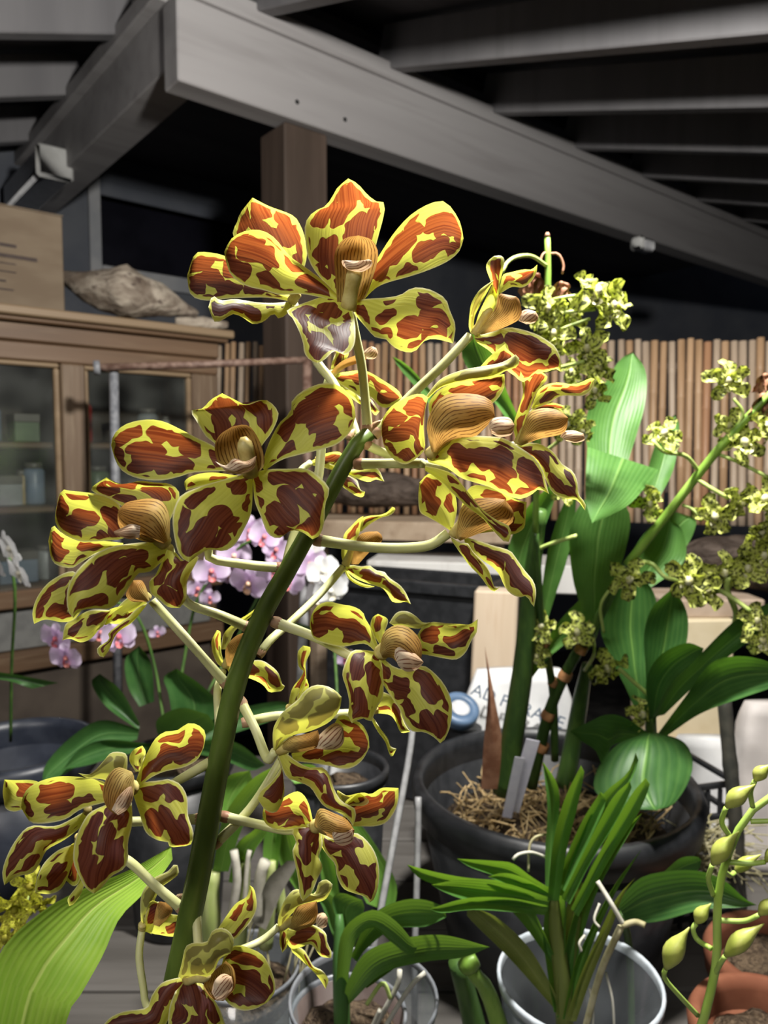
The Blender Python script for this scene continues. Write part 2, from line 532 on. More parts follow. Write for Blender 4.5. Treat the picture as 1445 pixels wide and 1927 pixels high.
fbox(MB(), ws(190), ws(700), -0.015, 0.06, zt, zt + 0.06, 0.003, WO).build('frame_head', WALLP, win, False)
wr = MB().box(Vector((0, 5.6, 0)), Vector((1, 0, 0)), Vector((0, 1, 0)), UP, (-2.0, 0, 0), (6.5, 0.1, 3.2)).build('wall_far', WALLP, None, False)
tag(wr, 'dark far wall behind the bamboo screen', 'wall', kind='structure')

# post under the beam
ps = 0.405
post = fbox(MB(), ps - 0.075, ps + 0.075, 0.02, 0.16, 0.0, BZ - 0.0015, 0.006).build('post', POSTP, None, False)
tag(post, 'dark brown timber post carrying the long grey beam', 'post', kind='structure')

# fluorescent battens
FIX = m_plain('batten_white', (0.55, 0.55, 0.57), (0.65, 0.65, 0.66), 30, 0.35, 0.5)
FIXE = m_plain('batten_end', (0.62, 0.62, 0.60), (0.70, 0.70, 0.68), 30, 0.4, 0.5)
def batten(px, py, d, dirn, length, label, w=0.05):
    q = P(px, py, d)
    t = thing('batten_light', label, 'light', q)
    side = dirn.cross(UP)
    MB().box(q, dirn, side, UP, (0.02, -w / 2, -w * .45), (length, w / 2, w * .45), 0.012).build('housing', FIX, t)
    MB().box(q, dirn, side, UP, (-0.006, -w * .55, -w * .5), (0.02, w * .55, w * .5), 0.012).build('end_cap', FIXE, t)
    return t
batten(104, 306, 2.62, D2, 0.5, 'pale tube light batten under the beam at the left edge', 0.115)
batten(1198, 457, 3.0, D1, 0.10, 'small dim light batten far back under the beam', 0.055)

# ------------------------------------------------------------------ bamboo screen
BAMS = [m_wood('bamboo_%s' % n, c, d, e, 'Z', 26, 0.45, 0.2, 0.4, 0.05) for n, c, d, e in (
    ('tan', (0.348, 0.216, 0.120), (0.456, 0.300, 0.180), (0.240, 0.144, 0.072)),
    ('grey', (0.348, 0.264, 0.192), (0.468, 0.372, 0.282), (0.264, 0.192, 0.132)),
    ('rust', (0.300, 0.156, 0.084), (0.396, 0.216, 0.120), (0.204, 0.108, 0.060)))]
bs = thing('bamboo_screen', 'screen of upright bamboo canes behind the orchids', 'screen', P(930, 1000, 2.3))
proto = []
for v in range(5):
    r_ = random.Random(v)
    H, r0 = 0.62, 0.0128
    prof = [(0.0001, 0), (r0 * 1.0, 0)]
    z = r_.uniform(0.05, 0.2)
    while z < H - 0.05:
        prof += [(r0 * .99, z - .006), (r0 * 1.10, z), (r0 * .98, z + .006)]
        z += r_.uniform(0.16, 0.24)
    prof += [(r0 * .96, H), (r0 * .7, H + .001), (r0 * .65, H - .02), (0.0001, H - .02)]
    mb = MB().lathe(Vector((0, 0, 0)), prof, 9)
    me = bpy.data.meshes.new('bamboo_cane')
    me.from_pydata([tuple(q) for q in mb.V], [], mb.F)
    me.polygons.foreach_set('use_smooth', [True] * len(me.polygons))
    me.materials.append(BAMS[0])
    proto.append(me)
x = 398.0
i = 0
while x < 1475:
    f = (x - 398) / 1080
    d = 2.65 - 0.75 * f
    wpx = (13.4 - 0.2) * (0.86 + 0.16 * rnd.random()) * (0.86 + 0.36 * f)
    rr = wpx / 2 * d / FPX
    top = P(x, 648 - 9 * f + rnd.uniform(-4, 4), d + rnd.uniform(-.004, .004))
    bot = P(x + rnd.uniform(-5, 5) - 3, 958 + 34 * f, d)
    o = bpy.data.objects.new('bamboo_cane', proto[i % 5])
    col.objects.link(o)
    o.parent = bs
    dv = top - bot
    o.location = bot - origin(bs)
    o.rotation_euler = dv.to_track_quat('Z', 'Y').to_euler()
    o.scale = (rr / 0.0128 * .98, rr / 0.0128 * .98, dv.length / 0.62)
    o.material_slots[0].link = 'OBJECT'
    o.material_slots[0].material = BAMS[rnd.choice((0, 0, 1, 1, 2))]
    x += wpx * 1.13 + (rnd.random() < .12) * 3
    i += 1
for zz in (690, 920):
    MB().box(P(930, zz, 2.33), (P(1480, zz, 1.94) - P(398, zz, 2.70)).normalized(), Vector((0.4, .9, 0)).normalized(), UP,
             (-0.62, -.008, -.012), (0.58, .008, .012), 0.003).build('rail', POSTP, bs, False)

# ------------------------------------------------------------------ cabinet
CABW = m_wood('cabinet_wood', (0.081, 0.046, 0.024), (0.133, 0.078, 0.043), (0.181, 0.124, 0.076), 'D1', 13, 0.55, 0.25, 0.55)
CABV = m_wood('cabinet_upright', (0.101, 0.065, 0.040), (0.156, 0.106, 0.068), (0.222, 0.166, 0.111), 'Z', 15, 0.55, 0.25, 0.6)
CABL = m_wood('cabinet_edge', (0.192, 0.131, 0.076), (0.242, 0.171, 0.101), (0.141, 0.091, 0.050), 'D1', 13, 0.55, 0.2, 0.3)
CABD = m_plain('cabinet_inside', (0.045, 0.034, 0.026), (0.075, 0.058, 0.044), 8, 0.8)
PANE = m_clear('cabinet_glass', (0.86, 0.88, 0.86), 0.05, 0.10, (0.32, 0.33, 0.31))
GREYP = m_plain('grey_panel', (0.115, 0.115, 0.110), (0.15, 0.15, 0.142), 30, 0.7)
K0 = P(412, 640, 2.12)
KO = Vector((K0.x, K0.y, 0))
kp = lambda px, py: on_plane(px, py, K0, D2)
ks = lambda px: (kp(px, 860) - KO).dot(D1)
kz = lambda px, py: kp(px, py).z
DEP = 0.36
cab = thing('display_cabinet', 'old brown wooden cabinet with two glazed doors', 'cabinet', KO + D1 * -0.6)
SL0, SR = -1.15, 0.0
zc = kz(412, 640)
def kb(name, s0, s1, t0, t1, z0, z1, mat, parent=cab, bev=0.004):
    return fbox(MB(), s0, s1, t0, t1, z0, z1, bev, KO).build(name, mat, parent, False)
kb('cornice', SL0 - .03, SR + .035, -0.03, DEP + .01, zc + 0.004, zc + 0.026, CABL)
kb('cornice_moulding', SL0 - .02, SR + .022, -0.018, DEP, zc - 0.008, zc + 0.003, CABW)
kb('frieze', SL0, SR, 0.0, DEP - .01, zc - 0.052, zc - 0.009, CABW)
zr = zc - 0.098
zm = kz(100, 1062); zl = kz(100, 1105)
kb('top_rail', SL0, SR, 0.008, 0.04, zr - 0.0, zc - 0.053, CABW)
kb('side_panel', SR - .03, SR, 0.042, DEP - .01, 0.05, zc - 0.053, CABW)
kb('side_panel', SL0, SL0 + .03, 0.042, DEP - .01, 0.05, zc - 0.053, CABW)
kb('back_panel', SL0 + .031, SR - .031, DEP - .03, DEP - .015, 0.05, zc - 0.053, CABD)
kb('right_stile', ks(367), SR, 0.008, 0.04, zl, zr - .001, CABV)
kb('centre_stile', ks(120), ks(165), 0.0, 0.04, zl, zr - .001, CABV)
kb('bottom_rail', SL0, SR, 0.0, 0.04, zl - .045, zl - .001, CABW)
kb('plinth', SL0, SR, 0.0, 0.04, 0.0, 0.55, CABW)
kb('lower_rail', SL0, SR, -0.004, 0.04, kz(60, 1262), kz(60, 1225), CABW)
for (pa, pb) in ((-160, 120), (165, 367)):
    dr = kb('door', ks(pa), ks(pb), 0.012, 0.036, zr - .012, zr - .001, CABL)
    kb('door_stile', ks(pa), ks(pa) + .012, 0.012, 0.036, zl, zr - .013, CABL, dr)
    kb('door_stile', ks(pb) - .014, ks(pb), 0.012, 0.036, zl, zr - .013, CABL, dr)
    kb('glass_pane', ks(pa) + .013, ks(pb) - .015, 0.022, 0.025, zl, zr - .013, PANE, dr, 0)
kb('mesh_panel', SL0 + .03, SR - .03, 0.02, 0.03, kz(60, 1224), zl - .046, GREYP)
kb('mesh_panel', SL0 + .03, SR - .03, 0.02, 0.03, 0.551, kz(60, 1263), CABD)
shz = [kz(100, 832), kz(100, 955), zl]
for z in shz:
    kb('shelf', SL0 + .032, SR - .032, 0.045, DEP - .035, z - 0.016, z, CABW)
# jars and boxes behind the glass
def m_col(name, c, rough=0.4): return m_plain(name, tuple(q * .8 for q in c), c, 25, rough)
JC = {'red': m_col('jar_red', (0.30, 0.025, 0.02)), 'blue': m_col('jar_blue', (0.16, 0.20, 0.27)), 'pale': m_col('jar_pale', (0.42, 0.40, 0.34)),
      'grey': m_col('jar_grey', (0.28, 0.29, 0.30)), 'tan': m_col('jar_tan', (0.40, 0.31, 0.17)), 'green': m_col('jar_green', (0.10, 0.14, 0.08)),
      'lid': m_col('jar_lid', (0.10, 0.09, 0.08))}
def jar(px, sh, wpx, hh, c, label, t=0.14, square=False):
    q = kp(px, 900) + D2 * t
    r = wpx / 2 * (q - CAM).length / FPX
    b_ = Vector((q.x, q.y, shz[sh] + 0.0015))
    th = thing('storage_box' if square else 'storage_jar', label, 'box' if square else 'jar', b_)
    if square:
        MB().box(b_, D1, D2, UP, (-r, -.04, 0), (r, .04, hh), 0.003).build('body', JC[c], th, False)
        MB().box(b_, D1, D2, UP, (-r * 1.02, -.042, hh - .02), (r * 1.02, .042, hh + .002), 0.002).build('lid', JC['lid'], th, False)
    else:
        MB().lathe(b_, [(0.0001, 0), (r * .95, 0), (r, .006), (r, hh * .78), (r * .75, hh * .86), (0.0001, hh * .86)], 18).build('body', JC[c], th)
        MB().lathe(b_, [(r * .78, hh * .862), (r * .80, hh * .87), (r * .80, hh * .99), (r * .7, hh), (0.0001, hh)], 18).build('lid', JC['lid'], th)
jar(190, 0, 34, 0.125, 'red', 'red jar behind the cabinet glass beside the centre stile')
jar(262, 0, 44, 0.055, 'pale', 'pale low box on the upper cabinet shelf', square=True)
jar(318, 0, 36, 0.10, 'grey', 'grey jar on the upper shelf near the right stile')
jar(352, 0, 16, 0.08, 'pale', 'narrow pale jar at the right end of the upper shelf')
jar(30, 1, 50, 0.075, 'grey', 'grey box low behind the left cabinet pane', square=True)
jar(68, 1, 18, 0.09, 'tan', 'tan jar between two boxes behind the left pane')
jar(92, 1, 36, 0.11, 'blue', 'blue jar behind the left pane next to the centre stile')
jar(10, 0, 34, 0.10, 'blue', 'dim blue jar on the upper shelf at the left edge')
jar(75, 0, 40, 0.07, 'green', 'dark green box on the upper shelf behind the left pane', square=True)
jar(215, 1, 44, 0.10, 'green', 'dark green jar behind the right pane on the lower shelf')
jar(300, 1, 60, 0.06, 'tan', 'wide tan box on the lower shelf behind the right pane', square=True)
jar(50, 2, 60, 0.08, 'blue', 'wide blue box on the bottom shelf of the cabinet', square=True)
jar(110, 2, 30, 0.09, 'grey', 'grey jar on the bottom shelf of the cabinet')

# cardboard carton on the cabinet
CARD = m_plain('cardboard', (0.130, 0.096, 0.065), (0.159, 0.122, 0.084), 6, 0.8, 0.2, 0.1, 4, (1, 1, 3))
PRINT = m_plain('carton_print', (0.035, 0.024, 0.02), (0.05, 0.035, 0.03), 30, 0.8)
TAPE = m_plain('carton_tape', (0.40, 0.32, 0.20), (0.44, 0.36, 0.24), 30, 0.3)
T0 = zc + 0.0275
tt = 0.05
cq = lambda px, py: on_plane(px, py, K0 + D2 * tt, D2)
cs = lambda px: (cq(px, 500) - KO).dot(D1)
ct = thing('cardboard_carton', 'brown cardboard carton standing on the cabinet', 'carton', KO + D1 * (cs(120) - .15) + D2 * (tt + .1) + UP * T0)
cz = cq(120, 408).z
kb('body', cs(120) - 0.36, cs(120), tt, tt + 0.24, T0, cz, CARD, ct, 0.003)
kb('flap', cs(120) - 0.36, cs(120) + .002, tt + .001, tt + 0.119, cz + .0005, cz + .003, CARD, ct, 0)
kb('flap', cs(120) - 0.36, cs(120) + .002, tt + .121, tt + 0.239, cz + .0005, cz + .003, CARD, ct, 0)
kb('tape', cs(120) - 0.36, cs(120) + .004, tt + .09, tt + .15, cz + .0032, cz + .0042, TAPE, ct, 0)
for (pa, pb, pya, pyb) in ((0, 32, 456, 466), (-20, 70, 478, 484), (-20, 30, 490, 497), (-20, 30, 505, 513), (-20, 10, 520, 529), (-20, 24, 539, 546)):
    a = cq(pa, pya); c = cq(pb, pyb)
    kb('print_line', cs(pa), cs(pb), tt - .0012, tt - .0004, min(a.z, c.z) - .002, max(a.z, c.z) - .0035 if max(a.z, c.z) - min(a.z, c.z) > .006 else max(a.z, c.z), PRINT, ct, 0)

# driftwood on the cabinet
def m_bark(name, c0, c1, c2, scale=16, bump=0.8, st=(.5, 1, 1)):
    k = NT(name)
    g = k.pos(st, (0, R(10), R(-30)))
    n1 = k.noise(g, scale, 6, 1.4).outputs['Fac']
    n2 = k.noise(g, scale * 3, 4, 0.6).outputs['Fac']
    bs_ = k.mix(k.smooth(n1, .32, .68), c0, c1)
    bs_ = k.mix(k.smooth(n2, .55, .75), bs_, c2)
    return k.end(k.pr(bs_, 0.75, 0.25, k.bump(k.math('ADD', n1, n2), bump, 0.012)))
DRIFT = m_bark('driftwood', (0.163, 0.125, 0.094), (0.450, 0.388, 0.312), (0.088, 0.062, 0.050))
LOGB = m_bark('dark_bark', (0.035, 0.024, 0.018), (0.10, 0.075, 0.06), (0.02, 0.014, 0.010), 20, 0.9)
def log(name, label, pts, rad, mat, n=20, m=26, rough=0.18, flat=1.0):
    C = crom(pts, m); rr = crom([Vector((r, 0, 0)) for r in rad], m)
    mb = MB().tube(C, [q.x for q in rr], n)
    for i, v in enumerate(mb.V):
        c = C[min(m, i // n)]
        f = 1 + rough * noise.noise(v * 14) + rough * .6 * noise.noise(v * 37)
        d = (v - c) * f
        d.z *= flat
        mb.V[i] = c + d
    return tag(mb.build(name, mat), label, 'driftwood')
log('driftwood', 'pale weathered driftwood log lying on the cabinet', [P(116, 520, 2.22), P(170, 540, 2.22), P(240, 553, 2.24), P(310, 571, 2.28), P(372, 592, 2.32)],
    [0.020, 0.062, 0.079, 0.058, 0.010], DRIFT)
log('driftwood', 'short stub of driftwood at the right end of the cabinet top', [P(330, 606, 2.18), P(370, 608, 2.2), P(428, 612, 2.24)], [0.012, 0.020, 0.012], DRIFT, 14, 14)

# rusty pipe frame in front of the cabinet
RUST = m_plain('rusty_pipe', (0.10, 0.055, 0.04), (0.20, 0.13, 0.10), 60, 0.6, 0.4, 0.3)
GALV = m_plain('galvanised', (0.13, 0.135, 0.15), (0.21, 0.215, 0.23), 70, 0.45, 0.5, 0.1)
pf = thing('pipe_frame', 'rusty steel pipe rail on a grey upright before the cabinet', 'pipe', P(214, 1300, 1.72))
MB().tube([P(186, 692, 1.70), P(380, 686, 1.78), P(585, 677, 1.86)], 0.0088, 12).build('rail', RUST, pf)
MB().tube([P(176, 692, 1.695), P(188, 692, 1.70)], 0.0165, 14).build('end_ring', GALV, pf)
MB().tube([P(214, 688, 1.725), P(217, 900, 1.725), P(222, 1330, 1.735)], 0.0105, 12).build('upright', GALV, pf)
MB().tube([P(578, 678, 1.86), P(578, 900, 1.86), P(572, 1330, 1.86)], 0.0115, 12).build('upright', RUST, pf)

# ------------------------------------------------------------------ the tiger orchid spike in front
SD = 0.405                                  # distance of the stem
stem_pts = [(250, 2700, .43), (290, 2150, .42), (322, 1900, .41), (350, 1760, .405), (375, 1640, .40), (400, 1500, .40), (440, 1300, .40), (490, 1165, .40),
            (540, 1075, .40), (590, 985, .402), (640, 890, .405), (672, 836, .408), (694, 815, .41)]
spike = thing('tiger_orchid', 'tall flower spike crowded with yellow and maroon blotched orchid blooms', 'orchid', P(250, 2700, .43))
ptube('stem', stem_pts, [56, 54, 50, 48, 46, 44, 40, 34, 30], STEM, spike, 14, 60)
# bract scars down the stem
def stem_at(y):
    for a, b in zip(stem_pts, stem_pts[1:]):
        if b[1] <= y <= a[1]:
            t = (a[1] - y) / (a[1] - b[1])
            return a[0] + (b[0] - a[0]) * t
    return stem_pts[-1][0]

def pedicel(pts, parent, w=18, at_stem=True):
    o = ptube('pedicel', pts, [w * .95, w, w * .95, w * 1.12], PEDI, parent, 10, 20)
    if at_stem:
        a, b = P(*pts[-1]), P(*pts[-2])
        d = (b - a).normalized()
        r = w * .60 * pts[-1][2] / FPX
        MB().lathe(a, [(r * .9, -0.001), (r * 1.02, 0.001), (r * 1.0, 0.0028), (r * .86, 0.0042)], 12, d).build('collar', COLLAR, parent)
    return o

def flower(D, base, petals, ped=None, column=None, lips=(), lobes=(), w=18, label=None):
    """one bloom: petals are (kind, edge A, edge B, tip offset mm, cup mm, [arch mm, ruffle mm, reverse])"""
    bx, by = base
    if column:
        c = column
    else:
        c = [(bx, by, 0), (bx, by - 8, -2)]
    cp = crom([P(q[0], q[1], D + q[2] / 1000) for q in c], 8)
    r0 = (c[0][3] if len(c[0]) > 3 else 16) / 2 * D / FPX
    prof = [1.0, 1.02, .98, .92, .90, .95, 1.0, .85, .35]
    fl = MB().tube(cp, [r0 * q for q in prof], 12).build('flower', COLUMN, spike)
    for i, pt in enumerate(petals):
        kind, A, B, tipmm, cup = pt[:5]
        ex = list(pt[5:]) + [None] * 4
        arch = ex[0] or 0.0; ruf = 1.6 if ex[1] is None else ex[1]
        nm = {'p': 'petal', 's': 'sepal', 'd': 'dorsal_sepal'}[kind[0]]
        m = PETALB if 'r' in kind[1:] else PETAL
        tipmm = tipmm * (1.75 if kind[0] == 's' and tipmm < 0 else 0.3 if tipmm > 0 else 1)
        d0 = D + (0.0005 * i) + (ex[2] or 0) / 1000
        sheet(nm, A, B, d0, d0 + tipmm / 1000, m, fl, cup / 1000, arch / 1000, ruf / 1000, 20, 12)
    for A, B, dz, tipmm, cup in lips:
        sheet('lip', A, B, D + dz / 1000, D + (dz + tipmm) / 1000, LIP, fl, cup / 1000, 0, 0.4e-3, 16, 14)
    for A, B, dz, cup in lobes:
        sheet('lip_lobe', A, B, D + dz / 1000, D + dz / 1000, LOBE, fl, cup / 1000, 0, 1.0e-3, 12, 12)
    if ped:
        pedicel(ped, fl, w)
    return fl

# --- bloom at the top centre
flower(.385, (655, 572), [
  ('d', [(640,562),(600,520),(582,492),(576,466),(573,433),(577,414),(591,398),(612,388),(624,372),(635,353),(655,336)],
        [(673,346),(692,367),(708,379),(721,380),(724,393),(720,414),(715,433),(705,470),(690,520),(665,562)], 14, 5, 3, 1.2, 3),
  ('p', [(675,562),(695,510),(712,483),(729,456),(748,430),(772,405),(802,386),(830,378),(847,388),(866,419),(872,450)],
        [(864,473),(842,492),(807,508),(772,520),(729,532),(706,543),(683,566)], 6, 5, 2),
  ('p', [(640,560),(610,530),(578,505),(548,484),(531,465),(516,447),(494,434),(469,433),(444,442),(431,455),(422,474)],
        [(425,492),(433,515),(448,530),(469,540),(496,546),(527,555),(564,553),(600,559),(640,570)], -6, 5, 2),
  ('s', [(664,566),(692,562),(725,560),(753,555),(772,543),(790,541),(812,546),(838,562),(847,586),(857,612),(853,646)],
        [(819,638),(798,642),(781,661),(760,662),(739,652),(725,638),(706,635),(685,612),(668,592)], -22, -4, -4),
  ('s', [(600,560),(541,583),(550,598),(562,622),(570,645),(572,662),(580,675),(597,684)],
        [(612,676),(630,660),(648,668),(664,655),(669,630),(665,590),(655,566)], -24, -3, -6),
 ], [(660,585,.392),(669,632,.398),(682,700,.404),(692,812,.41)],
 [(655,585,-3,30),(660,550,-6),(666,520,-9),(668,498,-10)],
 [([(634,568),(631,520),(629,485),(634,465),(650,448),(675,443)],[(697,450),(709,465),(711,485),(704,515),(692,550),(680,572)], -2, -6, 9)],
 [([(645,500),(643,490),(655,490),(680,492)],[(697,488),(700,500),(680,512),(655,508)], -14, -3)])
# --- the bloom behind it on the left
flower(.425, (545, 562), [
  ('d', [(525,545),(470,500),(439,445),(446,418),(453,400),(475,372)],[(506,388),(550,405),(565,424),(574,450),(577,485),(560,545)], 14, 5, 2),
  ('p', [(550,558),(500,530),(445,497),(421,481),(392,475),(367,478),(352,519)],[(356,548),(367,561),(394,566),(430,562),(500,560),(550,568)], -2, 4, 2),
  ('s', [(550,566),(520,570),(485,569),(444,563),(415,565),(400,557),(392,578)],[(404,606),(423,600),(438,591),(456,597),(477,610),(498,604),(514,590),(526,600),(548,584)], -26, -3, -4),
 ], [(552,572,.43),(585,650,.432),(598,684,.43),(628,722,.428),(660,790,.418),(672,832,.414)],
 [(550,566,0,20),(556,556,-4),(562,548,-5)])
# --- half hidden bloom under the top one
flower(.44, (625, 706), [
  ('p', [(627,704),(649,700),(676,697),(694,700),(723,717),(748,734),(758,750)],[(731,767),(714,764),(697,748),(676,745),(656,733),(630,716)], 6, 3),
  ('s', [(640,722),(665,738),(690,755),(697,750),(714,774)],[(706,782),(697,772),(680,762),(660,748),(640,730)], -8, -2),
  ('p', [(622,704),(624,684),(632,664),(642,655)],[(656,662),(650,680),(635,702)], 6, 3),
 ], [(622,708,.442),(606,760,.44),(604,850,.435),(592,930,.43),(556,1000,.42),(538,1068,.41)], None,
 [([(622,700),(640,682),(660,672),(684,664)],[(690,676),(672,684),(650,692),(630,706)], -4, -6, 4)],
 [([(682,672),(686,660),(698,652),(708,655)],[(711,665),(705,675),(692,676)], -8, -3)])
# --- side view bloom high on the right
flower(.425, (890, 627), [
  ('p', [(892,632),(924,625),(956,616),(982,620),(1010,629),(1032,642),(1046,654),(1055,676),(1055,699)],
        [(1044,694),(1028,700),(1007,702),(985,719),(967,706),(953,696),(924,663),(895,643)], -4, -4, -2),
  ('d', [(934,560),(928,545),(923,528),(915,505),(918,492),(929,482)],[(942,481),(949,489),(946,510),(940,535),(939,560)], -4, -4),
  ('p', [(938,552),(942,532),(947,517),(963,512),(985,507),(1000,507),(1011,498)],[(1009,514),(998,532),(982,541),(963,540),(942,552)], 8, 4, 0, 1),
  ('p', [(891,622),(901,590),(911,568),(919,550),(927,534)],[(934,545),(937,562),(930,585),(915,605),(900,624)], -6, 3),
  ('sr', [(886,627),(882,613),(884,586),(888,568),(902,546),(924,530),(930,526)],[(915,553),(903,575),(893,597),(891,626)], -10, -4, 0, .5),
 ], [(884,632,.425),(830,690,.42),(765,752,.415),(705,818,.41)], [(892,630,0,18),(910,600,-2),(925,580,-4)],
 [([(898,626),(917,600),(933,577),(938,554),(951,554),(971,558)],[(978,566),(982,591),(976,602),(956,613),(933,622),(906,630)], -7, -6, -5)],
 [([(976,604),(978,590),(990,582),(1008,586)],[(1013,598),(1004,608),(990,610)], -10, -5)])
# --- big bloom right of the stem, facing right
flower(.375, (798, 850), [
  ('p', [(800,838),(797,800),(801,765),(805,747),(786,741),(760,750),(736,765),(719,790),(718,818)],[(724,842),(739,863),(762,874),(783,863),(797,850)], -4, 6, 2),
  ('p', [(812,800),(806,765),(813,747),(834,729),(879,714),(926,708),(949,704)],[(949,729),(932,755),(900,775),(860,795),(825,806)], 10, 3, 2, None, 5),
  ('p', [(895,700),(920,672),(940,656),(951,647)],[(953,656),(970,675),(935,696)], 10, 2, 0, .5, 10),
  ('dr', [(802,745),(828,714),(867,697),(908,689),(944,682),(970,667)],[(977,674),(974,690),(953,697),(926,711),(885,717),(855,722),(828,730),(806,750)], 0, -4, -2, .6, 2),
  ('s', [(800,848),(828,839),(849,824),(879,819),(914,821),(947,824),(974,839),(1004,860),(1021,884),(1027,908),(1033,930)],
        [(1015,920),(998,932),(977,939),(953,932),(923,917),(893,908),(867,899),(840,880),(806,870)], -20, -5, -4),
  ('s', [(800,876),(826,882),(852,892),(870,912),(890,938),(908,959),(932,977),(959,991),(961,1010)],
        [(953,1022),(932,1003),(908,975),(879,954),(852,928),(828,904),(800,886)], -20, -5, -2, 1, -4),
 ], [(796,872,.382),(740,872,.395),(672,873,.405)], [(806,858,-2,24),(830,835,-5),(850,820,-8)],
 [([(812,850),(803,800),(819,759),(840,743),(867,740),(902,743),(926,756),(931,783)],[(920,797),(896,820),(867,824),(843,832),(822,852)], -8, -10, -11)],
 [([(918,800),(926,788),(945,784),(960,787),(968,800)],[(962,818),(940,822),(925,816)], -20, -6)], 20)
# --- bloom behind it further right
flower(.43, (974, 834), [
  ('p', [(970,826),(966,800),(975,770),(984,740),(982,715),(993,700),(1012,696)],[(1029,707),(1027,718),(1012,735),(1000,760),(991,790),(978,824)], -4, 4),
  ('p', [(999,768),(1015,732),(1045,720),(1081,723),(1110,712),(1119,713)],[(1114,732),(1096,745),(1057,745),(1030,760),(1005,770)], 8, 3),
  ('p', [(995,775),(1010,762),(1035,757),(1062,764)],[(1060,772),(1030,772)], 6, 2),
  ('s', [(968,836),(998,833),(1018,836),(1042,851),(1057,872),(1078,887),(1087,908),(1090,932),(1102,947),(1101,961)],
        [(1085,941),(1060,938),(1039,926),(1027,902),(1010,872),(975,848)], -10, -4),
 ], [(968,838,.432),(860,880,.43),(740,858,.415),(684,834,.408)], [(975,834,-2,18),(985,815,-5),(995,800,-6)],
 [([(974,830),(985,800),(995,777),(1021,768),(1051,772),(1069,786)],[(1066,807),(1054,818),(1015,826),(983,838)], -6, -8, -7)],
 [([(1054,822),(1060,812),(1080,810),(1098,816)],[(1100,828),(1084,833),(1066,830)], -12, -5)], 17)
# --- bloom below it
flower(.40, (846, 1005), [
  ('p', [(853,994),(860,955),(853,922),(835,902),(820,895),(805,892),(789,908)],[(787,935),(790,963),(805,973),(823,983),(846,998)], -4, 5),
  ('p', [(868,985),(868,955),(878,925),(890,914),(910,914),(940,922),(965,938),(991,945)],[(989,975),(985,995),(963,1006),(940,1000),(900,1004)], 8, 4, 0, None, 4),
  ('s', [(848,1010),(866,1021),(880,1022),(890,1038),(906,1054),(918,1069),(925,1088),(931,1106),(941,1104)],
        [(930,1113),(919,1106),(903,1084),(883,1064),(866,1041),(850,1018)], -12, -4, -2),
  ('s', [(872,1010),(903,1018),(926,1026),(959,1036),(973,1053),(988,1074),(1004,1094),(1009,1116),(1005,1142)],
        [(998,1134),(991,1122),(976,1124),(959,1116),(948,1101),(939,1081),(925,1066),(906,1053),(876,1026)], -14, -4, -2),
 ], [(843,1004,.402),(800,1028,.402),(700,1030,.402),(594,1016,.405)], [(852,1008,-1,20),(868,985,-4),(880,965,-6)],
 [([(858,1012),(863,970),(872,950),(895,938),(930,937),(950,940)],[(966,963),(960,988),(918,998),(886,1010),(866,1018)], -6, -8, -9)], (), 20)
# --- large bloom on the left
flower(.350, (466, 892), [
  ('d', [(432,872),(404,835),(387,821),(370,793),(359,773),(380,769),(397,752),(418,740)],
        [(442,752),(466,762),(498,752),(518,766),(524,783),(511,814),(494,837),(478,868)], 8, 6, 2, 2.2, 4),
  ('p', [(430,860),(400,838),(373,825),(338,807),(304,792),(269,790),(235,799),(214,818),(209,838)],
        [(217,866),(231,887),(262,901),(304,904),(338,897),(366,889),(432,886)], 2, 5, 2, None, 2),
  ('p', [(492,878),(504,838),(525,797),(546,776),(549,755),(570,735),(608,721),(643,728),(664,755),(669,783)],
        [(660,811),(636,835),(608,845),(563,856),(529,866),(498,886)], 4, 5, 2),
  ('s', [(470,890),(442,897),(401,908),(363,921),(338,935),(325,970),(328,1011),(338,1046),(356,1058)],
        [(376,1043),(397,1034),(421,1037),(442,1025),(460,994),(473,963),(476,905)], -16, -5, -3),
  ('s', [(474,890),(504,883),(546,882),(577,882),(601,897),(620,921),(612,949),(610,984),(601,1008),(588,1015)],
        [(567,1001),(546,999),(525,1013),(504,1004),(491,973),(479,942),(476,905)], -10, -5, -3),
  ('p', [(448,895),(400,889),(366,894),(347,906),(350,923)],[(365,919),(400,910),(445,903)], 10, 2, 0, .8, 8),
 ], [(464,897,.362),(430,975,.385),(390,1044,.392),(460,1062,.396),(532,1069,.402)],
 [(472,894,-4,30),(468,868,-8),(462,842,-11),(458,822,-12)],
 [([(446,892),(412,872),(404,840),(414,818),(438,802)],[(465,800),(482,818),(495,849),(496,878),(476,896)], -6, -3, 8)],
 [([(405,868),(425,876),(440,862),(462,868),(482,858)],[(478,882),(455,892),(428,890)], -15, -4)])
